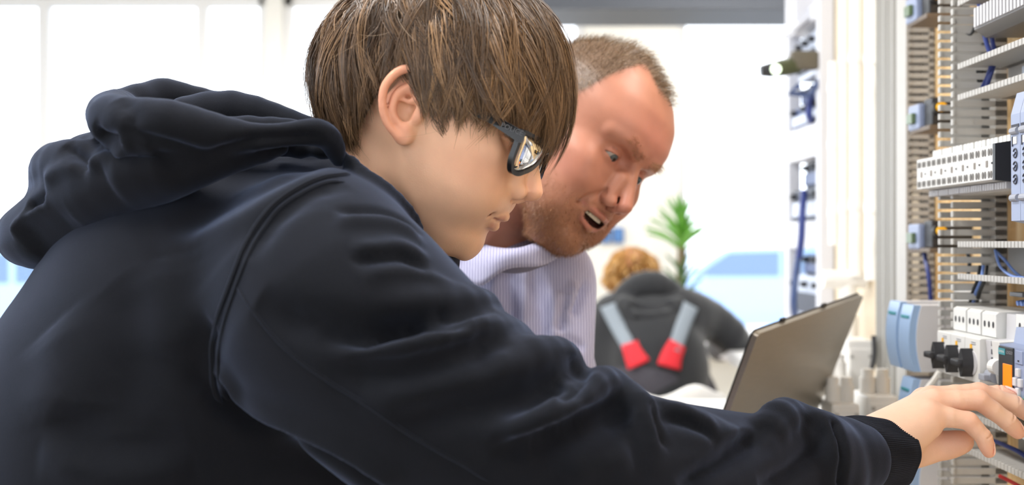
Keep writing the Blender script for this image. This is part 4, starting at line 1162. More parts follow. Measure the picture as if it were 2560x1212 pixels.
# ---- shirt
def stripe_mat():
    m = mat('striped_shirt', srgb(196, 196, 218), rough=0.85, spec=0.2, sheen=0.15, bump=0.1, bscale=900)
    nt = m.node_tree; b = nt.nodes['Principled BSDF']
    tc = nt.nodes.new('ShaderNodeTexCoord'); w = nt.nodes.new('ShaderNodeTexWave'); w.bands_direction = 'X'
    w.inputs['Scale'].default_value = 95; w.inputs['Distortion'].default_value = 1.2; w.inputs['Detail'].default_value = 1
    nt.links.new(tc.outputs['Object'], w.inputs['Vector'])
    cr = nt.nodes.new('ShaderNodeValToRGB'); cr.color_ramp.elements[0].color = srgb(146, 146, 182); cr.color_ramp.elements[1].color = srgb(190, 190, 214)
    nt.links.new(w.outputs['Fac'], cr.inputs['Fac']); nt.links.new(cr.outputs['Color'], b.inputs['Base Color'])
    return m
SHIRT = stripe_mat()
def build_shirt():
    fl = Field((-0.28, 1.02, -0.34), (0.18, 1.50, 0.04), 0.0032)
    fl.cone(P(1265, 705, 1.28), P(1275, 1150, 1.28), 0.085, 0.125, 0.03)
    fl.cone(P(1140, 715, 1.30), P(1060, 1000, 1.30), 0.070, 0.085, 0.03)        # his right shoulder, behind the boy
    px_chain(fl, [(1385, 690, 1.27, 82), (1398, 720, 1.25, 88), (1390, 860, 1.22, 92), (1372, 1010, 1.20, 105)], 0.02)   # his left shoulder and sleeve
    px_chain(fl, [(1300, 660, 1.25, 70), (1390, 680, 1.27, 70)], 0.03)
    V, F = fl.mesh(); V = relax(V, F, 2)
    sh = Sculpt(V, F)
    for px_, w, h in (([(1276, 655), (1282, 730), (1285, 830)], 0.016, -0.008), ([(1310, 650), (1312, 740), (1305, 850)], 0.014, 0.006),
                      ([(1340, 660), (1352, 760), (1362, 860)], 0.014, -0.006), ([(1250, 660), (1225, 740), (1230, 840)], 0.016, 0.006),
                      ([(1474, 700), (1455, 745), (1430, 790)], 0.010, -0.010), ([(1418, 740), (1408, 790), (1398, 830)], 0.010, -0.008),
                      ([(1395, 720), (1385, 790), (1375, 850)], 0.014, 0.006), ([(1445, 700), (1425, 760), (1415, 800)], 0.012, 0.006),
                      ([(1395, 840), (1440, 850), (1470, 870)], 0.010, -0.006), ([(1130, 650), (1170, 690), (1195, 720)], 0.012, -0.005)):
        sh.stroke(px_, w, h)
    sh.done()
    return sh.V, sh.F
sv, sf = build_shirt()
shirt = add_child(mesh_obj('shirt', sv, sf, SHIRT, None, True), man)
# collar: a folded band round the neck with two points
def sheet(rows, th):
    """rows: list of polylines (same length) -> thin two-sided cloth"""
    A = np.array(rows, float); m, n, _ = A.shape
    du = np.gradient(A, axis=0); dv = np.gradient(A, axis=1); N = np.cross(du, dv); N /= np.linalg.norm(N, axis=-1, keepdims=True)+1e-9
    V = np.vstack([(A+N*th/2).reshape(-1, 3), (A-N*th/2).reshape(-1, 3)]); F = []
    o = m*n
    for i in range(m-1):
        for j in range(n-1):
            a, b, c, d = i*n+j, i*n+j+1, (i+1)*n+j+1, (i+1)*n+j
            F.append((a, b, c, d)); F.append((o+d, o+c, o+b, o+a))
    for i in range(m-1):
        F.append((i*n, (i+1)*n, o+(i+1)*n, o+i*n)); F.append((i*n+n-1, o+i*n+n-1, o+(i+1)*n+n-1, (i+1)*n+n-1))
    for j in range(n-1):
        F.append((j, o+j, o+j+1, j+1)); k = (m-1)*n; F.append((k+j, k+j+1, o+k+j+1, o+k+j))
    return V, np.array(F)
top = resample(np.array([P(1170, 585, 1.36), P(1190, 600, 1.25), P(1232, 618, 1.175), P(1290, 622, 1.155), P(1342, 608, 1.17), P(1372, 598, 1.22)]), 0.006)
out = resample(np.array([P(1110, 640, 1.36), P(1130, 660, 1.24), P(1190, 716, 1.165), P(1268, 672, 1.140), P(1352, 664, 1.150), P(1400, 640, 1.20)]), 0.006)
def eqn(a, n):
    t = np.linspace(0, 1, len(a)); return np.stack([np.interp(np.linspace(0, 1, n), t, a[:, k]) for k in range(3)], 1)
top, out = eqn(top, 50), eqn(out, 50)
rows = [top+(out-top)*t+np.array([0, -0.010*math.sin(math.pi*t), 0.006*math.sin(math.pi*t)]) for t in np.linspace(0, 1, 9)]
kv, kf = sheet(rows, 0.0022)
add_child(mesh_obj('collar', kv, kf, SHIRT, None, True), shirt)
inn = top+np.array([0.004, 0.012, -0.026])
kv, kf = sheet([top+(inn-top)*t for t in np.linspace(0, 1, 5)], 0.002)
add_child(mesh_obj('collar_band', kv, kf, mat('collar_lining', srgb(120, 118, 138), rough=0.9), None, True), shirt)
# ------------------------------------------------------------------ the control panel on the right
def Q(px, py, x):
    d = x*FPX/(px-CX); return np.array([x, d, (CY-py)/FPX*d])
def pine():
    m = mat('pine_board', srgb(226, 190, 138), rough=0.6)
    nt = m.node_tree; b = nt.nodes['Principled BSDF']; tc = nt.nodes.new('ShaderNodeTexCoord')
    mp = nt.nodes.new('ShaderNodeMapping'); mp.inputs['Scale'].default_value = (14, 14, 1.6); nt.links.new(tc.outputs['Object'], mp.inputs['Vector'])
    w = nt.nodes.new('ShaderNodeTexNoise'); w.inputs['Scale'].default_value = 4; w.inputs['Detail'].default_value = 6; w.inputs['Distortion'].default_value = 1.5; nt.links.new(mp.outputs['Vector'], w.inputs['Vector'])
    cr = nt.nodes.new('ShaderNodeValToRGB'); cr.color_ramp.elements[0].color = srgb(206, 162, 104); cr.color_ramp.elements[0].position = 0.3
    cr.color_ramp.elements[1].color = srgb(240, 212, 164); cr.color_ramp.elements[1].position = 0.7
    nt.links.new(w.outputs['Fac'], cr.inputs['Fac']); nt.links.new(cr.outputs['Color'], b.inputs['Base Color'])
    return m
PINE = pine()
PVC = mat('grey_pvc', srgb(178, 176, 172), rough=0.45, noise=0.03, nscale=30)
PVC_W = mat('white_pvc', srgb(240, 238, 234), rough=0.4, noise=0.02, nscale=30)
DEV_W = mat('white_device_plastic', srgb(218, 218, 216), rough=0.42)
DEV_B = mat('black_plastic', srgb(38, 39, 43), rough=0.45)
DEV_BL = mat('blue_grey_plastic', srgb(140, 152, 182), rough=0.4)
DEV_G = mat('grey_plastic', srgb(150, 154, 166), rough=0.45)
DEV_LG = mat('light_grey_plastic', srgb(200, 200, 204), rough=0.45)
BLUE_W = mat('blue_wire', srgb(36, 54, 124), rough=0.4)
BLUE_L = mat('light_blue_wire', srgb(110, 140, 205), rough=0.4)
BLACK_W = mat('black_wire', srgb(30, 31, 34), rough=0.45)
RED_W = mat('red_wire', srgb(190, 36, 40), rough=0.45)
HOLE = mat('hole_shade_and_marks', srgb(48, 48, 52), rough=0.7)  # flat dark colour for the shade in holes, also for rivets and marks
METAL = mat('zinc_steel', srgb(176, 178, 182), rough=0.3, metal=0.9)
YEL = mat('yellow_plastic', srgb(240, 180, 30), rough=0.4)
ORANGE = mat('orange_display', srgb(250, 130, 10), rough=0.35, emit=srgb(255, 120, 0), estr=0.45)
TEAL = mat('teal_print', srgb(60, 140, 150), rough=0.5)
GREEN = mat('green_button', srgb(50, 165, 75), rough=0.4)
PRINT = mat('dark_print', srgb(52, 54, 66), rough=0.6)
PRINT_L = mat('grey_print', srgb(150, 152, 158), rough=0.6)
ALU = mat('aluminium_profile', srgb(128, 125, 118), rough=0.5)
BLUEBOX = mat('pale_blue_cover', srgb(150, 178, 214), rough=0.35)
XB = 0.55
board = thing('wooden_panel', 'pine mounting board of the near control panel', 'panel', (XB, 0.95, -0.70))
MB().box((0, -0.45, 0), (0.02, 0.30, 1.45), 0.002).build('board', PINE, board)
for yy in (-0.40, 0.26):
    MB().box((0.02, yy-0.02, -0.55), (0.06, yy+0.02, 1.45), 0.002).build('post', ALU, board)
    MB().box((0.02, yy-0.02, -0.55), (0.40, yy+0.02, -0.51), 0.002).build('foot', ALU, board)
SHARED = {}
def shared(name, key, mk, material, parent, M):
    """alike small pieces share one mesh"""
    if key not in SHARED:
        o = mk().build(name, material); SHARED[key] = o.data; bpy.data.objects.remove(o)
    o = bpy.data.objects.new(name, SHARED[key]); COL.objects.link(o); o.parent = parent; o.matrix_local = M
    return o
def finger_mesh(depth, w, lip):
    m = MB(); m.box((-depth, -w/2, -0.0009), (0, w/2, 0.0009), 0.0003)
    m.box((-depth-0.0015, -w/2, -lip/2), (-depth+0.0015, w/2, lip/2), 0.0006)
    return m
def wire_duct(name, label, x, along, a0, a1, c0, c1, depth, pitch, w, lip, far_wall=True, group=None, cover=False):
    """slotted trunking; along 'y' (level, walls at z=c0,c1) or 'z' (upright, walls at y=c0,c1)"""
    loc = (x, a0, c0) if along == 'y' else (x, c0, a0)
    t = thing(name, label, 'wire duct', loc, group=group)
    L = a1-a0; D = c1-c0
    if along == 'y':
        MB().box((-0.004, 0, min(0, D)), (0, L, max(0, D)), 0.0005).build('base_strip', PVC, t)
    else:
        MB().box((-0.004, min(0, D), 0), (0, max(0, D), L), 0.0005).build('base_strip', PVC, t)
    n = int(L/pitch)
    if cover: MB().box((-depth-0.006, -0.002, 0), (-depth-0.002, D+0.002, L), 0.0008).build('cover', PVC, t)
    for k, off in enumerate((0, D) if far_wall else (0,)):
        # foot of the wall, then the separate fingers
        m = MB()
        if along == 'y': m.box((-depth*0.22, 0, off-0.0009), (0, L, off+0.0009))
        else: m.box((-depth*0.22, off-0.0009, 0), (0, off+0.0009, L))
        m.build('wall_foot', PVC, t)
        for i in range(n):
            u = (i+0.5)*pitch
            if along == 'y': M = Matrix.Translation((0, u, off))
            else: M = Matrix.Translation((0, off, u)) @ Matrix.Rotation(math.pi/2, 4, 'X')
            shared('finger', (depth, w, lip), lambda: finger_mesh(depth, w, lip), PVC, t, M)
    return t
G = 'grey slotted wire ducts on the near panel'
wire_duct('wire_duct', 'topmost level grey slotted wire duct at the upper right edge', XB, 'y', 0.93, 1.19, 0.262, 0.300, 0.06, 0.0075, 0.0062, 0.0065, group=G)
wire_duct('wire_duct', 'level grey slotted wire duct with dark blue wires, above the white terminal row', XB, 'y', 0.93, 1.19, 0.1585, 0.1925, 0.06, 0.0075, 0.0062, 0.0065, group=G)
wire_duct('wire_duct', 'level grey slotted wire duct between terminal row and rotary switches', XB, 'y', 0.93, 1.19, -0.037, -0.002, 0.06, 0.0075, 0.0062, 0.0065, group=G)
wire_duct('wire_duct', 'level grey slotted wire duct underneath the boy\'s hand', XB, 'y', 0.93, 1.165, -0.223, -0.185, 0.06, 0.0075, 0.0062, 0.0065, group=G)
wire_duct('wire_duct', 'upright grey slotted wire duct at the far edge of the near panel', XB, 'z', -0.30, 0.32, 1.200, 1.236, 0.06, 0.0102, 0.0068, 0.006, group=G)
def wire(name, label, pts, r, material, step=0.004, group=None):
    L = resample(np.array(pts, float), step); c = L[0]
    o = MB().tube([p-c for p in L], r, 8).build(name, material, None, True); o.location = tuple(c)
    return tag(o, label, 'wire', group)
GW = 'wires in the near panel'
X5 = 0.515
wire('wire', 'dark blue wire dropping into the upper duct, left of two', [Q(2448, 10, X5), Q(2462, 90, X5), Q(2478, 150, 0.52), Q(2470, 190, 0.52), Q(2455, 222, 0.52)], 0.0026, BLUE_W, group=GW)
wire('wire', 'dark blue wire dropping into the upper duct, right of two', [Q(2462, 15, 0.52), Q(2474, 60, 0.52), Q(2480, 95, 0.525), Q(2486, 150, 0.525), Q(2472, 200, 0.52), Q(2462, 225, 0.52)], 0.0026, BLUE_W, group=GW)
wire('wire', 'thin violet blue wire against the wood beside the upper duct', [Q(2490, 40, 0.545), Q(2493, 80, 0.545), Q(2492, 125, 0.545)], 0.0018, BLUE_W, group=GW)
wire('wire', 'black wire curling at the top of the upright duct', [Q(2440, 20, 0.52), Q(2438, 60, 0.515), Q(2428, 85, 0.51), Q(2416, 82, 0.51)], 0.0016, BLACK_W, group=GW)
wire('wire', 'black wire behind the blue pair in the upper duct', [Q(2448, 175, 0.535), Q(2446, 205, 0.535), Q(2444, 235, 0.535)], 0.005, BLACK_W, group=GW)
wire('wire', 'light blue wire looping in the middle duct, upper one', [Q(2488, 625, 0.52), Q(2500, 665, 0.515), Q(2530, 690, 0.51), Q(2562, 695, 0.51)], 0.0016, BLUE_L, group=GW)
wire('wire', 'light blue wire looping in the middle duct, lower one', [Q(2490, 628, 0.53), Q(2512, 650, 0.525), Q(2535, 678, 0.52), Q(2565, 702, 0.52)], 0.0016, BLUE_L, group=GW)
for i, (dx, mt, lb) in enumerate(((0, BLACK_W, 'left black wire leaving the middle duct downward'), (9, BLUE_L, 'light blue wire leaving the middle duct downward'), (17, BLACK_W, 'right black wire leaving the middle duct downward'))):
    wire('wire', lb, [Q(2450+dx, 665, 0.515), Q(2444+dx, 700, 0.51), Q(2430+dx, 735, 0.515), Q(2424+dx, 765, 0.525)], 0.0021, mt, group=GW)
wire('wire', 'black wire in the middle duct beside the upright duct', [Q(2418, 628, 0.52), Q(2424, 655, 0.52), Q(2420, 688, 0.52)], 0.0022, BLACK_W, group=GW)
wire('wire', 'blue wire lying in the lowest duct', [Q(2480, 1100, 0.52), Q(2510, 1112, 0.515), Q(2545, 1128, 0.515), Q(2575, 1150, 0.515)], 0.0024, BLUE_W, group=GW)
wire('wire', 'red wire at the bottom right corner', [Q(2500, 1190, 0.53), Q(2530, 1205, 0.53), Q(2560, 1222, 0.53)], 0.0022, RED_W, group=GW)
# rails
def rail(label, z, y0, y1):
    o = MB().box((-0.0085, 0, -0.0175), (0, y1-y0, 0.0175), 0.0005).box((-0.0095, 0, 0.0125), (-0.0085, y1-y0, 0.0185)).box((-0.0095, 0, -0.0185), (-0.0085, y1-y0, -0.0125)).build('mounting_rail', METAL)
    o.location = (XB, y0, z); return tag(o, label, 'rail', 'steel mounting rails')
rail('steel mounting rail carrying the white terminal row', 0.078, 0.93, 1.19)
rail('steel mounting rail carrying the rotary switches and controller', -0.11, 0.93, 1.19)
# ---- terminal blocks
def hole_shade_disc(m, c, ry, rz, n=12, dep=0.0006):
    """raised oval disc whose colour stands in for the shade of a hole, on a face looking along -x"""
    m.tube([(c[0]-dep, c[1], c[2]), (c[0]+0.003, c[1], c[2])], 1.0, n)
    k = len(m.v)-2*n
    for i in range(2*n):
        a = 2*math.pi*(i % n)/n; b = m.v[k+i]
        m.v[k+i] = (b[0], c[1]+ry*math.cos(a), c[2]+rz*math.sin(a))
def make_terminal():
    t = thing('terminal_block', 'x', 'terminal', (XB-0.0085, 0, 0.078), group='white terminal blocks on the upper rail')
    w = 0.0283
    prof = [(0, -0.026), (-0.045, -0.026), (-0.053, -0.018), (-0.0735, -0.0165), (-0.0735, 0.0170), (-0.052, 0.020), (-0.045, 0.0255), (0, 0.0255)]
    m = MB().prism([(x, z) for x, z in prof], 1, 0.0004, w-0.0004)
    m.build('housing', DEV_W, t)
    for cy in (0.007, 0.0205):
        for sy in (-0.0026, 0.0026):
            for z in (0.0105, -0.0115):
                h = MB(); hole_shade_disc(h, (-0.0735, cy+sy, z), 0.0020, 0.0036); h.build('screw_hole_shade', mat('grey_hole_shade', srgb(112, 110, 108), rough=0.7), t)  # grey discs paint the shade inside the holes
    MB().box((-0.0742, 0.0122, -0.0040), (-0.0730, 0.0160, 0.0025)).build('marker_window', mat('brown_grey_marker', srgb(128, 120, 112)), t)
    MB().box((-0.0742, 0.0020, -0.0015), (-0.0730, 0.0036, 0.0005)).build('marker_dot', HOLE, t)
    m = MB()
    for k in range(3): m.box((-0.056, 0.003+k*0.0085, 0.0205), (-0.036, 0.0095+k*0.0085, 0.0275), 0.0008)
    m.build('clip_row', DEV_W, t)
    m = MB()
    for k in range(5): m.box((-0.060, 0.002+k*0.0054, -0.0255), (-0.044, 0.0058+k*0.0054, -0.0185), 0.0006)
    m.build('lower_clip_row', DEV_LG, t)
    return t
order = ['nearest to the black end plate', 'second from the black end plate', 'third from the black end plate', 'fourth from the black end plate', 'fifth from the black end plate', 'sixth from the black end plate', 'at the far left end of the row']
tp = make_terminal()
for i in range(7):
    o = tp if i == 0 else copy_thing(tp)
    o.location = (XB-0.0085, 1.0500+i*0.0283, 0.078)
    o['label'] = 'white terminal block with oval holes, '+order[i]
ep = MB().prism([(0, -0.028), (-0.044, -0.028), (-0.053, -0.0195), (-0.0745, -0.0175), (-0.0745, 0.0180), (-0.052, 0.0215), (-0.044, 0.0285), (0, 0.0285)], 1, -0.006, -0.0003).build('end_plate', DEV_B)
ep.location = (XB-0.0085, 1.050, 0.078); tag(ep, 'black end plate closing the white terminal row', 'end plate')
# ---- tall blue grey module at the right edge
tm_ = thing('input_module', 'tall blue grey input module with round screw ports at the right edge', 'module', (XB-0.0085, 0.945, 0.078))
for j in range(3):
    y0 = 0.0185*j
    MB().prism([(0, -0.055), (-0.060, -0.062), (-0.079, -0.058), (-0.0795, 0.040), (-0.074, 0.060), (0, 0.060)], 1, y0+0.0003, y0+0.0182).build('housing', DEV_BL, tm_)
    for z in (0.0245, -0.037):
        MB().cyl((-0.0795, y0+0.003, z), (-0.0795, y0+0.0155, z), 0.0035, 12).build('clip_roller', DEV_G, tm_)
    for z in (-0.020, -0.008, 0.004):
        m = MB(); m.tube([(-0.0797, y0+0.0095+0.0036*math.cos(a), z+0.0042*math.sin(a)) for a in np.linspace(0.4, 6.0, 14)], 0.0006, 6)
        m.tube([(-0.0797, y0+0.0085, z+0.001), (-0.0797, y0+0.011, z-0.0015)], 0.0006, 6)
        m.build('port_ring', PRINT, tm_)
    MB().box((-0.0800, y0+0.002, 0.0275), (-0.0770, y0+0.0165, 0.0305)).build('stripe', PRINT, tm_)
    MB().box((-0.0803, y0+0.006, 0.0125), (-0.079, y0+0.0125, 0.0190)).build('white_tag', DEV_W, tm_)
    MB().box((-0.0803, y0+0.014, 0.0105), (-0.079, y0+0.0150, 0.0195)).build('print_line', PRINT, tm_)
    MB().box((-0.0775, y0+0.004, 0.046), (-0.0755, y0+0.0145, 0.0465)).build('print_line', PRINT, tm_)
# ---- rotary motor switches
def make_switch():
    t = thing('rotary_switch', 'x', 'switch', (XB-0.0085, 0, -0.11), group='white rotary switches with black knobs')
    w = 0.036
    MB().prism([(0, -0.033), (-0.060, -0.033), (-0.0735, -0.031), (-0.0735, 0.0125), (-0.072, 0.0135), (0, 0.0135)], 1, 0.0003, w-0.0003).build('housing', DEV_W, t)
    MB().prism([(0, 0.0135), (-0.054, 0.0135), (-0.0565, 0.0150), (-0.0565, 0.0375), (-0.053, 0.040), (0, 0.0405)], 1, 0.0018, w-0.0018).build('terminal_head', DEV_W, t)
    for k in range(3):
        h = MB(); hole_shade_disc(h, (-0.0565, 0.008+k*0.0098, 0.0270), 0.0017, 0.0032); h.build('screw_hole_shade', HOLE, t)
    MB().cyl((-0.0745, 0.018, -0.012), (-0.0725, 0.018, -0.012), 0.0125, 24).build('dial_ring', DEV_LG, t)
    kb = MB().prism(round_poly([(0.018-0.0012, -0.0265), (0.018+0.0012, -0.0265), (0.018+0.0062, -0.016), (0.018+0.0055, -0.006), (0.018+0.001, 0.0025), (0.018-0.001, 0.0025), (0.018-0.0055, -0.006), (0.018-0.0062, -0.016)], 0.003), 0, -0.0855, -0.0735).build('knob', DEV_B, t)
    MB().box((-0.0905, 0.0130, -0.0155), (-0.0790, 0.0330, -0.0085), 0.0022).build('knob_grip', DEV_B, kb)
    MB().box((-0.0742, 0.0185, -0.0005), (-0.0732, 0.0225, 0.0065)).build('yellow_mark', YEL, t)
    for z in (0.0085, 0.0065): MB().box((-0.0740, 0.010, z), (-0.0732, 0.020, z+0.0008)).build('print_line', PRINT_L, t)
    return t
sw = make_switch()
for i, lb in enumerate(('white rotary switch with black knob, nearest to the toggle breaker', 'white rotary switch with black knob, middle one of three', 'white rotary switch with black knob, leftmost of three')):
    o = sw if i == 0 else copy_thing(sw)
    o.location = (XB-0.0085, 1.0800+i*0.0362, -0.11); o['label'] = lb
# ---- toggle circuit breaker
cb = thing('circuit_breaker', 'white circuit breaker with grey toggle beside the orange display', 'breaker', (XB-0.0085, 1.041, -0.11))
MB().prism([(0, -0.042), (-0.045, -0.042), (-0.050, -0.030), (-0.066, -0.028), (-0.0700, -0.004), (-0.0715, 0.0135), (-0.048, 0.0145), (-0.0475, 0.040), (0, 0.040)], 1, 0.0004, 0.0176).build('housing', DEV_W, cb)
MB().prism([(0, -0.042), (-0.045, -0.042), (-0.050, -0.030), (-0.064, -0.028), (-0.0670, -0.004), (-0.0685, 0.0130), (-0.048, 0.0140), (-0.0475, 0.039), (0, 0.039)], 1, 0.0180, 0.0372).build('housing', DEV_LG, cb)
MB().cyl((-0.070, 0.003, -0.011), (-0.070, 0.0150, -0.011), 0.0075, 20).build('toggle', DEV_W, cb)
MB().cyl((-0.066, 0.019, -0.022), (-0.066, 0.034, -0.022), 0.0065, 16).box((-0.078, 0.020, -0.026), (-0.066, 0.033, -0.020), 0.001).build('toggle', DEV_G, cb)
h = MB(); hole_shade_disc(h, (-0.0475, 0.009, 0.028), 0.0020, 0.0040); h.build('screw_hole_shade', HOLE, cb)
for (x, z) in ((-0.055, 0.002), (-0.062, -0.012), (-0.053, -0.034)):
    MB().cyl((x, -0.0002, z), (x, 0.003, z), 0.0018, 12).build('rivet', HOLE, cb)
for z in (0.008, 0.000, -0.008): MB().box((-0.0695, 0.020, z), (-0.0680, 0.023, z+0.005)).build('print_line', PRINT, cb)
# ---- small logic controller with orange display
lg = thing('logic_controller', 'blue grey logic controller with orange display and grey keys under the boy\'s fingers', 'controller', (XB-0.0085, 0.966, -0.11))
MB().prism([(0, -0.055), (-0.0500, -0.055), (-0.0580, -0.045), (-0.0735, -0.043), (-0.0735, 0.0125), (-0.0600, 0.0140), (-0.0575, 0.0290), (0, 0.0300)], 1, 0.0, 0.0705).build('housing', DEV_BL, lg)
MB().box((-0.0750, 0.0400, -0.0400), (-0.0725, 0.0700, 0.0115), 0.0008).build('display_bezel', DEV_B, lg)
MB().box((-0.0756, 0.0415, -0.0340), (-0.0745, 0.0595, -0.0045), 0.0003).build('display', ORANGE, lg)
MB().box((-0.0755, 0.0555, 0.0035), (-0.0745, 0.0690, 0.0095)).build('maker_label', TEAL, lg)
Rt = Matrix(((0, 0, -1, -0.0757), (-1, 0, 0, 0.0622), (0, 1, 0, 0.0064), (0, 0, 0, 1)))
text_obj('lettering', 'SIEMENS', 0.0030, Rt, DEV_W, lg)
Rt2 = Matrix(((0, 0, -1, -0.0752), (-1, 0, 0, 0.0468), (0, 1, 0, 0.0065), (0, 0, 0, 1)))
text_obj('lettering', 'LOGO!', 0.0042, Rt2, PRINT_L, lg)
MB().box((-0.0745, 0.0225, -0.0020), (-0.0730, 0.0365, 0.0100), 0.0004).build('slot_cover', DEV_BL, lg)
MB().box((-0.0750, 0.0285, 0.0000), (-0.0744, 0.0310, 0.0015)).build('slot', HOLE, lg)  # dark box painted as the shade inside the slot
for (y, z) in ((0.030, -0.010), (0.0355, -0.019), (0.0255, -0.019), (0.030, -0.028), (0.0355, -0.037)):
    MB().box((-0.0765, y-0.0034, z-0.0040), (-0.0730, y+0.0034, z+0.0040), 0.0012).build('key', DEV_LG, lg)
MB().box((-0.0790, 0.0205, -0.0420), (-0.0730, 0.0265, -0.0325), 0.0015).build('ok_key', GREEN, lg)
# contact sockets with blue wires above the switches
for i, lb in enumerate(('black plug socket above the toggle breaker', 'black plug socket above the logic controller')):
    s_ = thing('plug_socket', lb, 'socket', (XB, 1.055-i*0.042, -0.058), group='black plug sockets')
    MB().box((-0.034, 0, -0.006), (0, 0.034, 0.010), 0.002).build('body', DEV_B, s_)
    MB().box((-0.050, 0.003, 0.004), (-0.020, 0.031, 0.0085), 0.001).build('cap', mat('dark_grey_cap', srgb(92, 92, 94), rough=0.4), s_)
    for k in range(4): MB().cyl((-0.043, 0.005+k*0.008, -0.003), (-0.030, 0.005+k*0.008, -0.001), 0.0026, 10).build('ferrule', BLUE_L, s_)
# top right device with ribbed face
td = thing('power_supply', 'grey finned power supply at the top right corner', 'power supply', (XB, 1.0, 0.216))
MB().prism([(0, 0), (-0.050, 0.000), (-0.062, 0.008), (-0.062, 0.030), (-0.045, 0.040), (0, 0.040)], 1, 0, 0.14).build('housing', mat('dark_grey_metal', srgb(112, 110, 110), rough=0.4, metal=0.3), td)
for k in range(18): MB().box((-0.0645, 0.004+k*0.0075, 0.010), (-0.061, 0.008+k*0.0075, 0.030)).build('fin', DEV_LG, td)
# pale push button panel inside the upper duct gap
pp_ = thing('label_strip', 'pale panel with small dark knobs behind the upper wire duct', 'panel strip', (XB, 1.02, 0.168))
MB().box((-0.012, 0, -0.006), (-0.002, 0.12, 0.018), 0.001).build('plate', mat('pale_blue_plate', srgb(205, 214, 228), rough=0.4), pp_)
for k in range(4): MB().cyl((-0.018, 0.02+k*0.028, 0.004), (-0.011, 0.02+k*0.028, 0.004), 0.004, 12).build('knob', DEV_B, pp_)
# ---- boxes with pale blue covers on the far side of the near panel
def blue_box(label, y0, z0, hgt, x0=0.479):
    t = thing('meter_box', label, 'box', (XB+0.02, y0, z0), group='meter boxes with pale blue covers')
    dx = XB+0.02-x0
    A = [(-dx+0.006*abs(u)**2.0, hgt*(0.5+0.5*u)) for u in np.linspace(-1, 1, 11)]
    MB().prism([(0, 0)]+[(x+0.008, z) for x, z in A]+[(0, hgt)], 1, 0, 0.040).build('housing', DEV_LG, t, True)
    B = [(x-0.0005, z) for x, z in A]+[(x+0.008, z) for x, z in A[::-1]]
    MB().prism(B, 1, 0.002, 0.038).build('cover', BLUEBOX, t, True)
    MB().box((-dx*0.55, -0.0006, hgt*0.02), (-dx*0.53, 0.001, hgt*0.98)).build('joint', mat('joint_grey', srgb(168, 168, 172)), t)
    MB().box((-dx+0.0005, 0.008, hgt*0.80), (-dx+0.003, 0.032, hgt*0.84)).build('print_line', TEAL, t)
    return t
blue_box('meter box with pale blue curved cover right beside the rotary switches', 1.300, -0.156, 0.080)
blue_box('meter box with pale blue curved cover, farther one of the upper two', 1.345, -0.156, 0.082)
blue_box('lower meter box with pale blue cover, behind the boy\'s knuckles', 1.300, -0.243, 0.078)
blue_box('meter box with pale blue cover under the boy\'s hand', 1.290, -0.330, 0.078)
bk = thing('box_carrier', 'grey back plate behind the pale blue meter boxes', 'plate', (XB+0.02, 1.285, -0.36))
MB().box((0, 0, 0), (0.010, 0.11, 0.30), 0.002).build('plate', PVC, bk)
for zz in (0.02, 0.28): MB().box((0.0, -0.07, zz-0.01), (0.010, 0.0, zz+0.01), 0.001).build('bracket', PVC, bk)
wire('cable', 'pale grey cable running down from the rotary switches', [Q(2352, 925, 0.50), Q(2335, 950, 0.495), Q(2315, 975, 0.49), Q(2300, 1000, 0.49)], 0.0035, PVC_W)
yl = MB().cyl((0, 0, 0), (0, 0, 0.05), 0.006, 12).cyl((0, 0, 0.05), (0, 0, 0.055), 0.0045, 12).build('yellow_post', YEL, None, True); yl.location = P(2246, 1260, 1.22); tag(yl, 'small yellow post below the boy\'s cuff', 'post')
# ------------------------------------------------------------------ panels farther along
b2 = thing('wooden_panel', 'pine board of the second control panel, behind the near one', 'panel', (0.60, 1.28, -0.70))
MB().box((0, 0, 0), (0.02, 0.30, 1.75), 0.002).build('board', PINE, b2)
MB().box((0.02, 0.02, -0.55), (0.06, 0.06, 1.75), 0.002).build('post', ALU, b2)
MB().box((0.02, 0.02, -0.55), (0.40, 0.06, -0.51), 0.002).build('foot', ALU, b2)
wire_duct('wire_duct', 'upright grey slotted wire duct on the second panel', 0.598, 'z', -0.32, 0.42, 1.530, 1.566, 0.0345, 0.0108, 0.0070, 0.005, group='grey slotted wire ducts on the far panel', cover=True)
def button_unit(label, px, py):
    c = Q(px, py, 0.56)
    t = thing('push_button', label, 'button', (0.601, c[1], c[2]), group='black units with yellow buttons')
    MB().box((-0.054, -0.004, -0.018), (0, 0.024, 0.018), 0.002).build('body', DEV_B, t)
    MB().cyl((-0.046, -0.0045, 0.004), (-0.046, -0.011, 0.004), 0.009, 16).build('collar', DEV_B, t)
    MB().cyl((-0.046, -0.011, 0.004), (-0.046, -0.018, 0.004), 0.0060, 16).build('button', YEL, t)
    MB().box((-0.060, 0.026, -0.020), (-0.01, 0.066, 0.014), 0.003).build('terminal', DEV_BL, t)
    MB().box((-0.066, 0.036, -0.012), (-0.060, 0.056, 0.002), 0.001).build('window', mat('green_clear', srgb(92, 112, 82), rough=0.3), t)
    MB().box((-0.058, -0.006, -0.024), (0, 0.064, -0.018), 0.001).build('tray', mat('brown_tray', srgb(104, 90, 76)), t)
    return t
button_unit('black unit with yellow button on the second panel, upper one', 2352, 278)
button_unit('black unit with yellow button on the second panel, lower one', 2352, 585)
button_unit('black unit on the second panel at the top edge of the picture', 2345, 0)
wire('wire', 'blue wire hanging along the far upright duct', [Q(2303, 600, 0.56), Q(2312, 640, 0.555), Q(2322, 690, 0.555), Q(2328, 760, 0.56)], 0.003, BLUE_W)
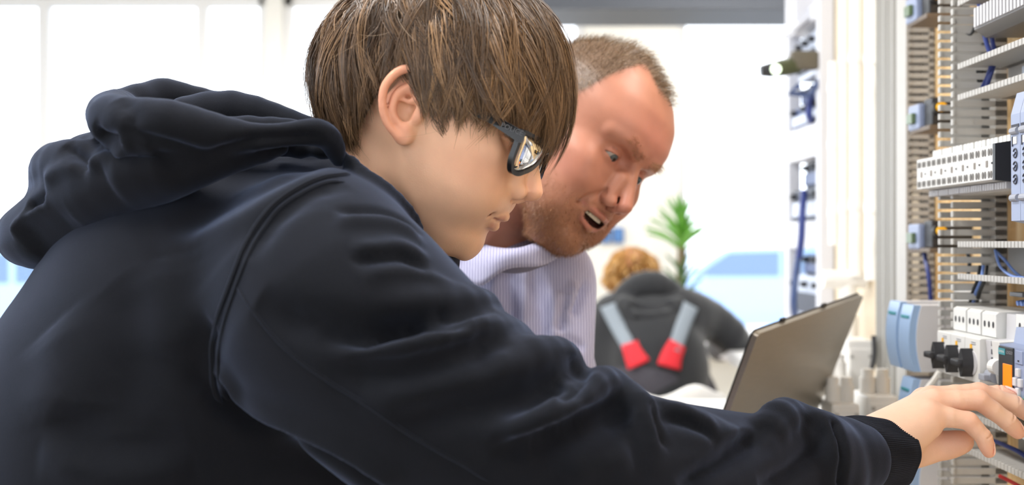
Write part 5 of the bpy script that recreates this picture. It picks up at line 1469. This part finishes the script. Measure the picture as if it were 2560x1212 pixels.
# upright profiles
def column(label, x0, x1, y0, y1, group):
    t = thing('steel_column', label, 'column', (x0, y0, FLOOR_Z), group=group)
    MB().box((0, 0, 0), (x1-x0, y1-y0, 2.3), 0.003).build('profile', ALU, t)
    MB().box((-0.0005, 0.012, 0.2), (0.002, 0.016, 2.25)).build('groove', PVC, t)
    MB().box((-0.02, -0.02, 0), (x1-x0+0.05, y1-y0+0.02, 0.012), 0.002).build('foot_plate', ALU, t)
column('light grey upright steel column next to the far wire duct', 0.5626, 0.588, 1.585, 1.627, 'grey steel columns')
column('light grey upright steel column beside the white conduits', 0.5757, 0.602, 1.66, 1.712, 'grey steel columns')
# board with white conduits
b3 = thing('wall_board', 'beige board carrying the white plastic conduits', 'panel', (0.63, 1.73, FLOOR_Z))
MB().box((0, 0, 0), (0.03, 0.44, 2.5), 0.002).build('board', mat('beige_board', srgb(226, 212, 190), rough=0.7, noise=0.03, nscale=8), b3)
for yy in (0.03, 0.40): MB().box((-0.006, yy-0.01, 0.0), (0, yy+0.01, 2.5)).build('batten', PVC, b3)
def conduit(label, px, r, top, bot):
    c = Q(px, 600, 0.60); d = c[1]
    z1 = (CY-top)/FPX*d; z0 = (CY-bot)/FPX*d
    t = thing('conduit', label, 'pipe', (0.60, d, z0), group='white plastic conduits')
    MB().cyl((0, 0, 0), (0, 0, z1-z0), r, 20).build('tube', PVC_W, t, True)
    for f in (0.18, 0.55, 0.86):
        z = (z1-z0)*f
        MB().cyl((0, 0, z-0.008), (0, 0, z+0.008), r*1.18, 20).box((0, -r*0.7, z-0.008), (0.03, r*0.7, z+0.008), 0.001).build('clip', PVC_W, t, True)
    return t
for px, r, top, bot, lb in ((2177, 0.0098, -300, 700, 'white plastic conduit next to the grey columns'), (2141, 0.0110, -300, 690, 'wide white plastic conduit, second from the grey columns'),
                            (2111, 0.0085, -300, 700, 'white plastic conduit, third from the grey columns'), (2086, 0.0105, 155, 612, 'short white plastic conduit nearest to the equipment rack'),
                            (2205, 0.0070, -300, 720, 'thin white conduit tucked against a grey column')):
    conduit(lb, px, r, top, bot)
# white fittings on the bench below the conduits
bench = thing('work_bench', 'white work bench under the laptop and the fittings', 'table', (0.36, 1.62, FLOOR_Z))
MB().box((-0.27, -0.35, 0.890), (0.235, 0.62, 0.925), 0.004).build('tabletop', mat('bench_top', srgb(232, 230, 226), rough=0.4), bench)
for (x, y) in ((-0.24, -0.32), (0.17, -0.28), (-0.24, 0.58), (0.17, 0.58)):
    MB().box((x-0.02, y-0.02, 0), (x+0.02, y+0.02, 0.890), 0.003).build('leg', ALU, bench)
BENCH_Z = FLOOR_Z+0.925
def fitting(label, px0, px1, pytop, d, depth, glands=0):
    x0, x1 = (px0-CX)/FPX*d, (px1-CX)/FPX*d; z1 = (CY-pytop)/FPX*d
    t = thing('junction_box', label, 'box', ((x0+x1)/2, d, BENCH_Z), group='white junction boxes on the bench')
    w = (x1-x0)/2; h = z1-BENCH_Z
    MB().box((-w, 0, 0), (w, depth, h), 0.004).build('housing', PVC_W, t)
    MB().box((-w*0.88, -0.003, h*0.08), (w*0.88, 0.001, h*0.92), 0.002).build('lid', PVC_W, t)
    for sx in (-0.7, 0.7):
        for sz in (0.15, 0.85): MB().cyl((w*sx, -0.0045, h*sz), (w*sx, -0.002, h*sz), 0.003, 10).build('screw', PVC, t)
    for k in range(glands):
        gx = -w*0.5+k*w
        MB().cyl((gx, depth/2, h), (gx, depth/2, h+0.022), 0.011, 14).cyl((gx, depth/2, h+0.020), (gx, depth/2, h+0.034), 0.0085, 14).build('cable_gland', PVC_W, t, True)
    return t
fitting('white junction box with two cable glands, right beside the boy\'s wrist', 2170, 2246, 990, 1.50, 0.07, 2)
fitting('tall white junction box behind the glands', 2118, 2184, 850, 1.72, 0.06, 0)
fitting('white junction box with glands at the laptop corner', 2066, 2128, 945, 1.66, 0.06, 2)
fitting('white junction box low behind the laptop edge', 2080, 2150, 1010, 1.50, 0.06, 2)
t = thing('pipe_coupling', 'white plastic pipe tee standing above the laptop corner', 'pipe fitting', P(2120, 790, 1.90), None)
MB().cyl((0, 0, -0.12), (0, 0, 0.075), 0.014, 16).build('stem', PVC_W, t, True)
MB().cyl((-0.045, 0, 0.065), (0.03, 0, 0.065), 0.016, 16).build('branch', PVC_W, t, True)
MB().cyl((0, 0, -BENCH_Z*0-0.25), (0, 0, -0.12), 0.011, 14).build('tail', PVC_W, t, True)
MB().box((-0.02, 0.0, -0.05), (0.02, 0.02, 0.0), 0.003).build('clamp', PVC_W, t)
wire('cable', 'black cable standing among the white junction boxes', [P(2184, 840, 1.70), P(2186, 880, 1.69), P(2180, 920, 1.68), P(2168, 950, 1.68)], 0.004, BLACK_W)
# ---- equipment rack
rk = thing('equipment_rack', 'pale grey open rack with shelves, behind the white conduits', 'rack', (0.60, 2.12, FLOOR_Z))
RACKM = mat('pale_grey_steel', srgb(214, 216, 224), rough=0.45)
for (x, y) in ((0.0, 0.0), (0.0, 0.24), (0.36, 0.0), (0.36, 0.24)):
    MB().box((x, y-0.014, 0), (x+0.028, y+0.014, 2.3), 0.003).build('post', RACKM, rk)
MB().box((0.028, -0.010, 0.2), (0.36, -0.004, 2.3), 0.001).build('side_sheet', PVC, rk)
MB().box((0.36, 0.0, 0.2), (0.366, 0.24, 2.3)).build('back_sheet', RACKM, rk)
def zr(py, d=2.2): return (CY-py)/FPX*d-FLOOR_Z
for (a, b) in ((395, 312), (622, 552), (860, 800), (60, 20)):
    MB().box((0.002, 0.0, zr(a)), (0.36, 0.24, zr(b)), 0.003).build('shelf', RACKM, rk)
DBL = mat('dark_blue_device', srgb(66, 84, 128), rough=0.4); SLATE = mat('slate_device', srgb(70, 76, 90), rough=0.5); PALE = mat('pale_device', srgb(196, 206, 226), rough=0.4)
def rack_unit(label, pa, pb, y0, y1, m1, m2, x0=0.61):
    z0, z1 = zr(pa)+FLOOR_Z, zr(pb)+FLOOR_Z
    t = thing('rack_device', label, 'device', (x0, y0, z0), group='devices on the equipment rack')
    MB().box((0, 0, 0), (0.22, y1-y0, z1-z0), 0.004).build('housing', m1, t)
    MB().box((-0.006, 0.01, (z1-z0)*0.15), (0.002, (y1-y0)-0.01, (z1-z0)*0.6), 0.002).build('face_plate', m2, t)
    for k in range(3): MB().cyl((-0.012, 0.02+k*(y1-y0-0.04)/2, (z1-z0)*0.8), (0.0, 0.02+k*(y1-y0-0.04)/2, (z1-z0)*0.8), 0.006, 10).build('knob', DEV_B, t)
    return t
rack_unit('dark blue device on the second rack shelf', 312, 255, 2.135, 2.34, DBL, PALE)
rack_unit('slate device on the upper rack shelf, above the dark blue one', 250, 200, 2.14, 2.34, SLATE, DBL, 0.63)
rack_unit('slate device with pale front in the middle of the rack', 552, 470, 2.135, 2.34, SLATE, PALE)
rack_unit('dark device under the white shelf of the rack', 470, 400, 2.135, 2.30, SLATE, DBL, 0.625)
rack_unit('pale blue device on the lowest visible rack shelf', 800, 690, 2.135, 2.34, PALE, SLATE)
rack_unit('dark device under the lower white shelf of the rack', 690, 640, 2.135, 2.32, SLATE, DBL, 0.63)
rack_unit('pale device at the top of the rack', 190, 80, 2.16, 2.30, PALE, SLATE)
for i, pts in enumerate(([P(2010, 480, 2.2), P(2006, 530, 2.15), P(2004, 590, 2.15), P(1998, 640, 2.17)], [P(1996, 640, 2.2), P(1988, 700, 2.17), P(1984, 760, 2.17), P(1990, 800, 2.2)], [P(2030, 230, 2.2), P(2022, 280, 2.14), P(2030, 310, 2.2)])):
    wire('cable', ('blue cable hanging across the white rack shelf', 'dark blue cable at the lower left of the rack', 'blue cable beside the upper rack device')[i], pts, 0.007, (BLUE_W, DBL, BLUE_W)[i])
# inspection lamp with olive housing clamped to the rack
ol = mat('olive_rubber', srgb(66, 72, 44), rough=0.5)
il = thing('inspection_lamp', 'olive and black inspection lamp sticking out from the rack', 'lamp', P(1960, 175, 2.12))
MB().tube([(0.03, 0.01, 0.012), (-0.005, 0, 0.004), (-0.026, 0, 0.0)], [0.017, 0.017, 0.014], 16).build('head', ol, il, True)
MB().cyl((-0.026, 0, 0.0), (-0.046, 0, -0.002), 0.015, 16, 0.011).build('nose', DEV_B, il, True)
MB().cyl((-0.020, -0.013, 0.0), (-0.020, -0.019, -0.002), 0.0095, 16).build('lens', mat('lamp_lens', srgb(240, 255, 230), rough=0.1, emit=srgb(235, 255, 225), estr=2.5), il)
MB().box((0.012, -0.010, 0.0), (0.070, 0.016, 0.038), 0.010).build('handle', mat('grey_brown_rubber', srgb(96, 90, 78), rough=0.6), il, True)
MB().tube([(0.03, 0.0, -0.03), (0.01, 0, -0.045), (0.05, 0.0, -0.05), (0.07, 0, -0.02)], 0.006, 8).build('strap', DBL, il, True)
# white lamp arm above the rack
la = thing('shelf_bracket', 'white slanted bracket at the top of the rack', 'bracket', P(1985, 30, 2.2))
MB().box((-0.035, -0.02, -0.03), (0.05, 0.10, -0.022), 0.002, Matrix.Rotation(-0.75, 4, 'Y')).build('plate', RACKM, la)
MB().box((0.0, -0.01, -0.02), (0.05, 0.0, 0.04), 0.002).build('gusset', RACKM, la)
# ------------------------------------------------------------------ laptop
LAP = mat('brushed_aluminium', srgb(172, 166, 156), rough=0.33, metal=0.85, noise=0.04, nscale=30, bump=0.05, bscale=500, stretch=(1, 1, 12))
def build_laptop():
    TL = P(1890, 832, 1.25); TR = P(2155, 736, 1.50)
    dn = np.array([-0.060, 0.062, -0.196])
    W = TR-TL; wl = np.linalg.norm(W); ex = W/wl; ey = dn-ex*(dn@ex); hl = np.linalg.norm(dn); ey /= np.linalg.norm(ey); ez = np.cross(ex, ey)   # ez toward the viewer?
    if ez@(-TL) < 0: ez = -ez
    t = thing('laptop', 'open silver laptop with its lid back towards the camera', 'laptop', TL+dn)
    M = Matrix((( *[ex[0], ey[0], ez[0]], TL[0]), (*[ex[1], ey[1], ez[1]], TL[1]), (*[ex[2], ey[2], ez[2]], TL[2]), (0, 0, 0, 1)))
    # M maps lid coordinates (x across, y down, z outward) to world
    inv = Matrix.Translation(Vector(t.location)).inverted()
    poly = round_poly([(0, 0), (wl, 0), (wl, hl), (0, hl)], [0.008, 0.008, 0.004, 0.004], 6)
    MB().prism(poly, 2, -0.004, 0.003).build('lid', LAP, t, True, inv @ M)
    MB().box((0.004, 0.004, -0.0062), (wl-0.004, hl-0.004, -0.004), 0.001).build('screen', mat('laptop_screen', srgb(24, 26, 30), rough=0.15), t, False, inv @ M)
    MB().prism(round_poly([(-0.001, -0.001), (wl+0.001, -0.001), (wl+0.001, hl), (-0.001, hl)], [0.008, 0.008, 0.003, 0.003], 6), 2, -0.0055, -0.0038).build('bezel', DEV_B, t, True, inv @ M)
    # base: lies behind the lid, level
    b0 = TL+dn; hx = ex.copy(); hx[2] *= 1.0
    fw = np.array([-ex[1], ex[0], 0.0]); fw /= np.linalg.norm(fw)
    if fw@np.array([0, 1, 0]) < 0: fw = -fw
    up = np.cross(ex, fw); up = up/np.linalg.norm(up)
    if up[2] < 0: up = -up
    Mb = Matrix(((ex[0], fw[0], up[0], b0[0]), (ex[1], fw[1], up[1], b0[1]), (ex[2], fw[2], up[2], b0[2]), (0, 0, 0, 1)))
    MB().box((0, 0.002, -0.018), (wl, 0.225, -0.003), 0.003).build('base', LAP, t, False, inv @ Mb)
    MB().box((0.02, 0.02, -0.003), (wl-0.02, 0.12, -0.0015), 0.0005).build('keyboard', DEV_B, t, False, inv @ Mb)
    MB().box((wl*0.35, 0.14, -0.003), (wl*0.65, 0.20, -0.002), 0.0003).build('touchpad', DEV_G, t, False, inv @ Mb)
    for k in (0.15, 0.85): MB().cyl((wl*k-0.02, 0.0, -0.004), (wl*k+0.02, 0.0, -0.004), 0.005, 12).build('hinge', DEV_B, t, True, inv @ Mb)
    for k in (0.22, 0.60): MB().box((wl*k, -0.004, -0.006), (wl*k+0.012, 0.0, -0.002), 0.001).build('rubber_bumper', DEV_B, t, False, inv @ M)
    # riser that carries the laptop above the bench
    return b0, ex, fw, wl
lb0, lex, lfw, lwl = build_laptop()
ang = math.atan2(lex[1], lex[0]); Mz = Matrix.Rotation(ang, 4, 'Z')
rc_ = lb0+lex*lwl*0.86+lfw*0.10
rs = thing('manual', 'closed grey manual propping up one end of the laptop', 'book', (rc_[0], rc_[1], BENCH_Z))
zt = rc_[2]-0.020-BENCH_Z
MB().box((-0.030, -0.09, 0), (0.030, 0.09, 0.002), 0.0005, Mz).box((-0.030, -0.09, zt-0.002), (0.030, 0.09, zt), 0.0005, Mz).box((0.027, -0.09, 0), (0.030, 0.09, zt), 0.0005, Mz).build('cover', DEV_G, rs)
MB().box((-0.028, -0.087, 0.002), (0.027, 0.087, zt-0.002), 0.0, Mz).build('pages', PVC_W, rs)
# ------------------------------------------------------------------ person in overalls with his back turned
JACKET = mat('black_jacket', srgb(33, 35, 39), rough=0.9, noise=0.06, nscale=80, sheen=0.25)
STRAP_G = mat('grey_webbing', srgb(132, 142, 152), rough=0.8)
STRAP_R = mat('red_fabric', srgb(214, 34, 48), rough=0.7)
TROUSER = mat('dark_overall', srgb(64, 62, 70), rough=0.9, noise=0.06, nscale=60)
BLOND = mat('blond_hair', (1, 1, 1), rough=0.5, vcol=True)
D3 = 3.3
wk = thing('person', 'worker with back turned in black jacket and grey braces with red ends', 'person', (0.43, D3+0.1, FLOOR_Z))
fl = Field((0.0, 2.9, -1.30), (0.95, 3.95, 0.02), 0.012)
px_chain(fl, [(1630, 850, 3.55, 70), (1640, 900, 3.47, 85), (1645, 1000, 3.44, 90)], 0.05, step=0.06)
fl.cone(P(1640, 1000, 3.40), P(1600, 1500, 3.55), 0.11, 0.09, 0.04); fl.cone(P(1690, 1000, 3.40), P(1720, 1500, 3.55), 0.11, 0.09, 0.04)
fl.cone(P(1600, 1500, 3.55), (0.38, 3.5, FLOOR_Z+0.06), 0.08, 0.06, 0.03); fl.cone(P(1720, 1500, 3.55), (0.58, 3.5, FLOOR_Z+0.06), 0.08, 0.06, 0.03)
fl.cone(P(1585, 690, 3.66), P(1625, 830, 3.58), 0.055, 0.06, 0.03)
Hd = P(1580, 682, 3.66)
fl.ell(Hd, (0.075, 0.095, 0.085), 0.03)
fl.ell(Hd+np.array([-0.055, 0.03, -0.02]), (0.02, 0.02, 0.03), 0.01)
wv, wf = fl.mesh(); wv = relax(wv, wf, 1)
wc = np.tile(np.array(srgb(226, 166, 146)[:3]), (len(wv), 1))
wc[wv[:, 2] < -0.55] = srgb(50, 50, 56)[:3]
add_child(mesh_obj('body', wv, wf, SKIN, None, True, wc), wk)
fl = Field((0.0, 2.9, -0.62), (0.95, 3.95, 0.02), 0.010)
px_chain(fl, [(1625, 850, 3.42, 118), (1640, 900, 3.38, 128), (1645, 960, 3.36, 128)], 0.05, step=0.05)
px_chain(fl, [(1540, 800, 3.45, 58), (1625, 780, 3.46, 62), (1715, 795, 3.45, 58)], 0.05, step=0.05)
px_chain(fl, [(1545, 805, 3.45, 66), (1520, 860, 3.44, 64), (1505, 940, 3.42, 62)], 0.05, step=0.05)      # left arm
px_chain(fl, [(1700, 790, 3.45, 72), (1770, 800, 3.50, 52), (1835, 850, 3.56, 42), (1800, 870, 3.75, 34)], 0.04, step=0.05)
jv, jf = fl.mesh(); jv = relax(jv, jf, 2)
jk = add_child(mesh_obj('jacket', jv, jf, JACKET, None, True), wk)
fl = Field((0.15, 2.9, -0.32), (0.75, 3.85, 0.02), 0.009)
px_chain(fl, [(1568, 742, 3.43, 36), (1600, 722, 3.42, 40), (1640, 718, 3.42, 40), (1682, 738, 3.45, 34)], 0.02, step=0.05)
px_chain(fl, [(1562, 762, 3.37, 24), (1600, 785, 3.33, 30), (1650, 786, 3.33, 30), (1692, 762, 3.38, 24)], 0.02, step=0.05)
hv2, hf2 = fl.mesh(); hv2 = relax(hv2, hf2, 2)
hsc = Sculpt(hv2, hf2); hsc.stroke([(1565, 752), (1625, 760), (1690, 750)], 0.03, -0.03); hsc.done()
add_child(mesh_obj('jacket_hood', hsc.V, hsc.F, JACKET, None, True), jk)
js = Sculpt(jv, jf)
def strap(px, w, mt, name):
    L = js.lay(px, 8); L = L+np.array([0, -0.012, 0.003])
    n = len(L); rows = []
    ws = np.linspace(w[0], w[1], n)
    t = np.gradient(L, axis=0); t /= np.linalg.norm(t, axis=1, keepdims=True); sdv = np.cross(t, np.array([0, -1.0, 0])); sdv /= np.linalg.norm(sdv, axis=1, keepdims=True)
    rows = [L+sdv*(ws*u)[:, None]+np.array([0, 0.006*abs(u*2)**2, 0]) for u in (-0.5, -0.25, 0, 0.25, 0.5)]
    v, f = sheet(rows, 0.006)
    add_child(mesh_obj(name, v, f, mt, None, True), wk)
strap([(1514, 762), (1540, 815), (1572, 872)], (0.048, 0.042), STRAP_G, 'brace')
strap([(1730, 762), (1708, 815), (1690, 872)], (0.048, 0.042), STRAP_G, 'brace')
strap([(1568, 858), (1582, 885), (1592, 912)], (0.052, 0.070), STRAP_R, 'brace_end')
strap([(1694, 858), (1682, 885), (1670, 912)], (0.052, 0.070), STRAP_R, 'brace_end')
fl = Field((0.0, 2.9, -1.28), (0.95, 3.95, -0.30), 0.014)
px_chain(fl, [(1640, 950, 3.36, 128), (1650, 1010, 3.37, 128)], 0.05, step=0.05)
fl.cone(P(1600, 1010, 3.42), P(1590, 1500, 3.55), 0.13, 0.11, 0.05); fl.cone(P(1695, 1010, 3.42), P(1725, 1500, 3.55), 0.13, 0.11, 0.05)
fl.cone(P(1590, 1500, 3.55), (0.38, 3.52, FLOOR_Z+0.09), 0.10, 0.085, 0.03); fl.cone(P(1725, 1500, 3.55), (0.58, 3.52, FLOOR_Z+0.09), 0.10, 0.085, 0.03)
tv, tf = fl.mesh(); tv = relax(tv, tf, 2)
add_child(mesh_obj('overalls', tv, tf, TROUSER, None, True), wk)
for sx in (0.38, 0.58):
    add_child(MB().box((sx-0.05, 3.40, FLOOR_Z), (sx+0.05, 3.68, FLOOR_Z+0.09), 0.03).build('shoe', DEV_B, None, True), wk)
r_ = np.random.default_rng(4); n_ = 4000
dv = r_.normal(0, 1, (n_, 3)); dv /= np.linalg.norm(dv, axis=1, keepdims=True); dv = dv[(dv[:, 2] > -0.25) & (dv[:, 1] < 0.6)]; n_ = len(dv)
p0 = Hd+dv*np.array([0.078, 0.098, 0.088]); T_ = np.linspace(0, 1, 4)[None, :, None]
pth = p0[:, None, :]+dv[:, None, :]*0.012*T_+(np.array([0, 0, -0.03])+r_.normal(0, 0.008, (n_, 1, 3)))*T_**1.5
V_, F_, C_ = ribbon_mesh(pth, np.repeat(np.cross(dv, r_.normal(0, 1, (n_, 3)))[:, None, :], 4, 1), np.full((n_, 4), 0.006), np.array(srgb(204, 160, 98)[:3])*r_.uniform(0.7, 1.2, (n_, 1)))
add_child(mesh_obj('hair', V_, F_, BLOND, None, True, C_), wk)
# ------------------------------------------------------------------ furniture far behind
TABLE_W = mat('white_laminate', srgb(240, 240, 240), rough=0.35)
tb = thing('table', 'white desk in front of the worker by the window', 'table', (1.10, 3.55, FLOOR_Z))
MB().box((-0.40, -0.72, 0.86), (0.55, 0.85, 0.90), 0.005).build('tabletop', TABLE_W, tb)
MB().box((-0.36, -0.70, 0.30), (0.50, -0.67, 0.86), 0.003).build('modesty_panel', mat('beige_panel', srgb(226, 222, 212), rough=0.6), tb)
for (x, y) in ((-0.35, -0.66), (0.50, -0.66), (-0.35, 0.80), (0.50, 0.80)):
    MB().box((x-0.02, y-0.02, 0), (x+0.02, y+0.02, 0.86), 0.004).build('leg', ALU, tb)
# white moulded chair in front of the worker
ch = thing('chair', 'white moulded chair with two-humped back behind the boy\'s forearm', 'chair', (0.335, 2.55, FLOOR_Z))
bk_ = []
for (u) in np.linspace(-1, 1, 25):
    top_ = 0.915+0.030*math.exp(-((abs(u)-0.42)/0.26)**2)-0.12*max(0, abs(u)-0.75)**1.0*2-0.02
    bk_.append([np.array([0.20*u*(0.85+0.15*t), -0.05+0.05*u*u-0.05*t, 0.46+(top_-0.46)*t]) for t in np.linspace(0, 1, 10)])
v, f = sheet(bk_, 0.016); mesh_obj('backrest', v, f, PVC_W, ch, True)
st = []
for u in np.linspace(-1, 1, 15): st.append([np.array([0.21*u, -0.06+0.42*t, 0.455+0.02*u*u-0.015*math.sin(math.pi*t)]) for t in np.linspace(0, 1, 10)])
v, f = sheet(st, 0.016); mesh_obj('seat', v, f, PVC_W, ch, True)
for (x, y) in ((-0.17, -0.02), (0.17, -0.02), (-0.17, 0.32), (0.17, 0.32)):
    MB().tube([(x, y, 0.45), (x*1.18, y+(0.03 if y > 0.1 else -0.03), 0)], [0.014, 0.011], 10).build('leg', ALU, ch, True)
# plant
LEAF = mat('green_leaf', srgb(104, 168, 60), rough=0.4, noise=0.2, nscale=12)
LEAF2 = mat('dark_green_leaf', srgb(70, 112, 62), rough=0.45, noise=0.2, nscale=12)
pl = thing('potted_plant', 'tall dracaena with green tuft standing by the far window', 'plant', (P(1705, 600, 4.6)[0], 4.6, FLOOR_Z))
MB().tube([(0, 0, 0), (0, 0, 0.02), (0, 0, 0.36), (0, 0, 0.38)], [0.13, 0.14, 0.17, 0.16], 20).build('pot', PVC_W, pl, True)
MB().tube([(0, 0, 0.34), (0.01, 0, 0.7), (-0.01, 0.01, 1.0), (0, 0, 1.24)], [0.025, 0.022, 0.02, 0.018], 10).build('trunk', mat('plant_trunk', srgb(120, 108, 80), rough=0.8, noise=0.2, nscale=60), pl, True)
def leaf(base, ang, el, L, w, mt):
    rows = []; dirh = np.array([math.cos(ang), math.sin(ang), 0]); side = np.array([-math.sin(ang), math.cos(ang), 0])
    for u in (-1, -0.4, 0, 0.4, 1):
        r = []
        for t in np.linspace(0, 1, 9):
            r0 = base+dirh*L*(t*math.cos(el)+0.18*t*t)+np.array([0, 0, L*(t*math.sin(el)-0.42*t*t*math.cos(el))])
            r.append(r0+side*u*w*math.sin(math.pi*min(1, 0.12+0.88*t)**0.8)*0.5+np.array([0, 0, 0.012*abs(u)]))
        rows.append(r)
    v, f = sheet(rows, 0.002); mesh_obj('leaf', v, f, mt, pl, True)
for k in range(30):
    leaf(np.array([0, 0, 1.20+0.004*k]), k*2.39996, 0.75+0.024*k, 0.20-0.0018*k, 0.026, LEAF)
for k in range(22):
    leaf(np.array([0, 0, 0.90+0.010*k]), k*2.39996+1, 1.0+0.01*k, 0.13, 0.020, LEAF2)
# blue framed notices on the wall
for i, (px, lb) in enumerate(((1514, 'left blue card of the pair on the white wall'), (1546, 'right blue card of the pair on the white wall'))):
    c = P(px, 588, 6.18); t = thing('wall_card', lb, 'card', c, group='blue cards on the far wall')
    MB().box((-0.028, -0.004, -0.04), (0.028, 0.015, 0.04), 0.003).build('card', mat('blue_card', srgb(84, 130, 190), rough=0.5), t)
    MB().box((-0.032, 0.0, -0.044), (0.032, 0.017, 0.044), 0.003).build('frame', mat('dark_blue_frame', srgb(60, 92, 150), rough=0.5), t)
# cars parked outside
def car(label, x, y, col, heading=0):
    t = thing('car', label, 'car', (x, y, FLOOR_Z-0.25), (0, 0, heading), 'cars parked outside the window')
    prof = [(-2.1, 0.35), (-2.15, 0.75), (-1.95, 0.95), (-1.2, 1.02), (-0.6, 1.42), (0.9, 1.45), (1.6, 1.05), (2.1, 0.95), (2.15, 0.4)]
    MB().prism([(a, b) for a, b in round_poly(prof, 0.15, 4)], 1, -0.85, 0.85).build('body', col, t, True)
    for s in (-1, 1):
        MB().prism([(-1.05, 1.04), (-0.55, 1.36), (0.15, 1.38), (0.15, 1.04)], 1, s*0.852-0.004, s*0.852+0.004).build('side_window', mat('car_glass', srgb(96, 120, 150), rough=0.1), t)
        MB().prism([(0.22, 1.04), (0.22, 1.38), (0.85, 1.38), (1.4, 1.04)], 1, s*0.852-0.004, s*0.852+0.004).build('side_window', MATS['car_glass'], t)
        for wx in (-1.35, 1.35):
            MB().cyl((wx, s*0.70, 0.32), (wx, s*0.88, 0.32), 0.32, 20).build('wheel', DEV_B, t, True)
            MB().cyl((wx, s*0.87, 0.32), (wx, s*0.895, 0.32), 0.20, 16).build('hub_cap', ALU, t, True)
    return t
CARB = mat('blue_car_paint', srgb(150, 178, 216), rough=0.25, coat=0.5); CARW = mat('white_car_paint', srgb(236, 240, 246), rough=0.25, coat=0.5)
car('pale blue car parked outside, straight behind the plant', 3.4, 15.5, CARB, 0.1)
car('white car parked outside right of the pale blue one', 8.6, 14.0, CARW, -0.1)
car('pale blue car parked outside at the far left', -6.0, 13.0, CARB, 0.2)

# ------------------------------------------------------------------ trousers and shoes of the two people in front (below the frame)
DENIM = mat('dark_trousers', srgb(44, 48, 60), rough=0.9, noise=0.08, nscale=120)
def legs(person, hipx, hipy, hipz, top):
    fl = Field((hipx-0.30, hipy-0.30, FLOOR_Z+0.02), (hipx+0.35, hipy+0.30, top[2]+0.16), 0.014)
    fl.cone(top, (hipx, hipy, hipz), 0.125, 0.14, 0.05)
    for s in (-1, 1):
        fl.cone((hipx, hipy+s*0.09, hipz), (hipx+0.03, hipy+s*0.11, (hipz+FLOOR_Z)/2), 0.095, 0.075, 0.05)
        fl.cone((hipx+0.03, hipy+s*0.11, (hipz+FLOOR_Z)/2), (hipx, hipy+s*0.12, FLOOR_Z+0.10), 0.075, 0.062, 0.03)
    v, f = fl.mesh(); v = relax(v, f, 1)
    add_child(mesh_obj('trousers', v, f, DENIM, None, True), person)
    for s in (-1, 1):
        add_child(MB().box((hipx-0.09, hipy+s*0.12-0.05, FLOOR_Z), (hipx+0.19, hipy+s*0.12+0.05, FLOOR_Z+0.10), 0.035).build('shoe', DEV_B, None, True), person)
legs(boy, -0.36, 0.93, -0.46, np.array([-0.32, 0.93, -0.33]))
legs(man, -0.14, 1.38, -0.50, np.array([-0.01, 1.30, -0.33]))
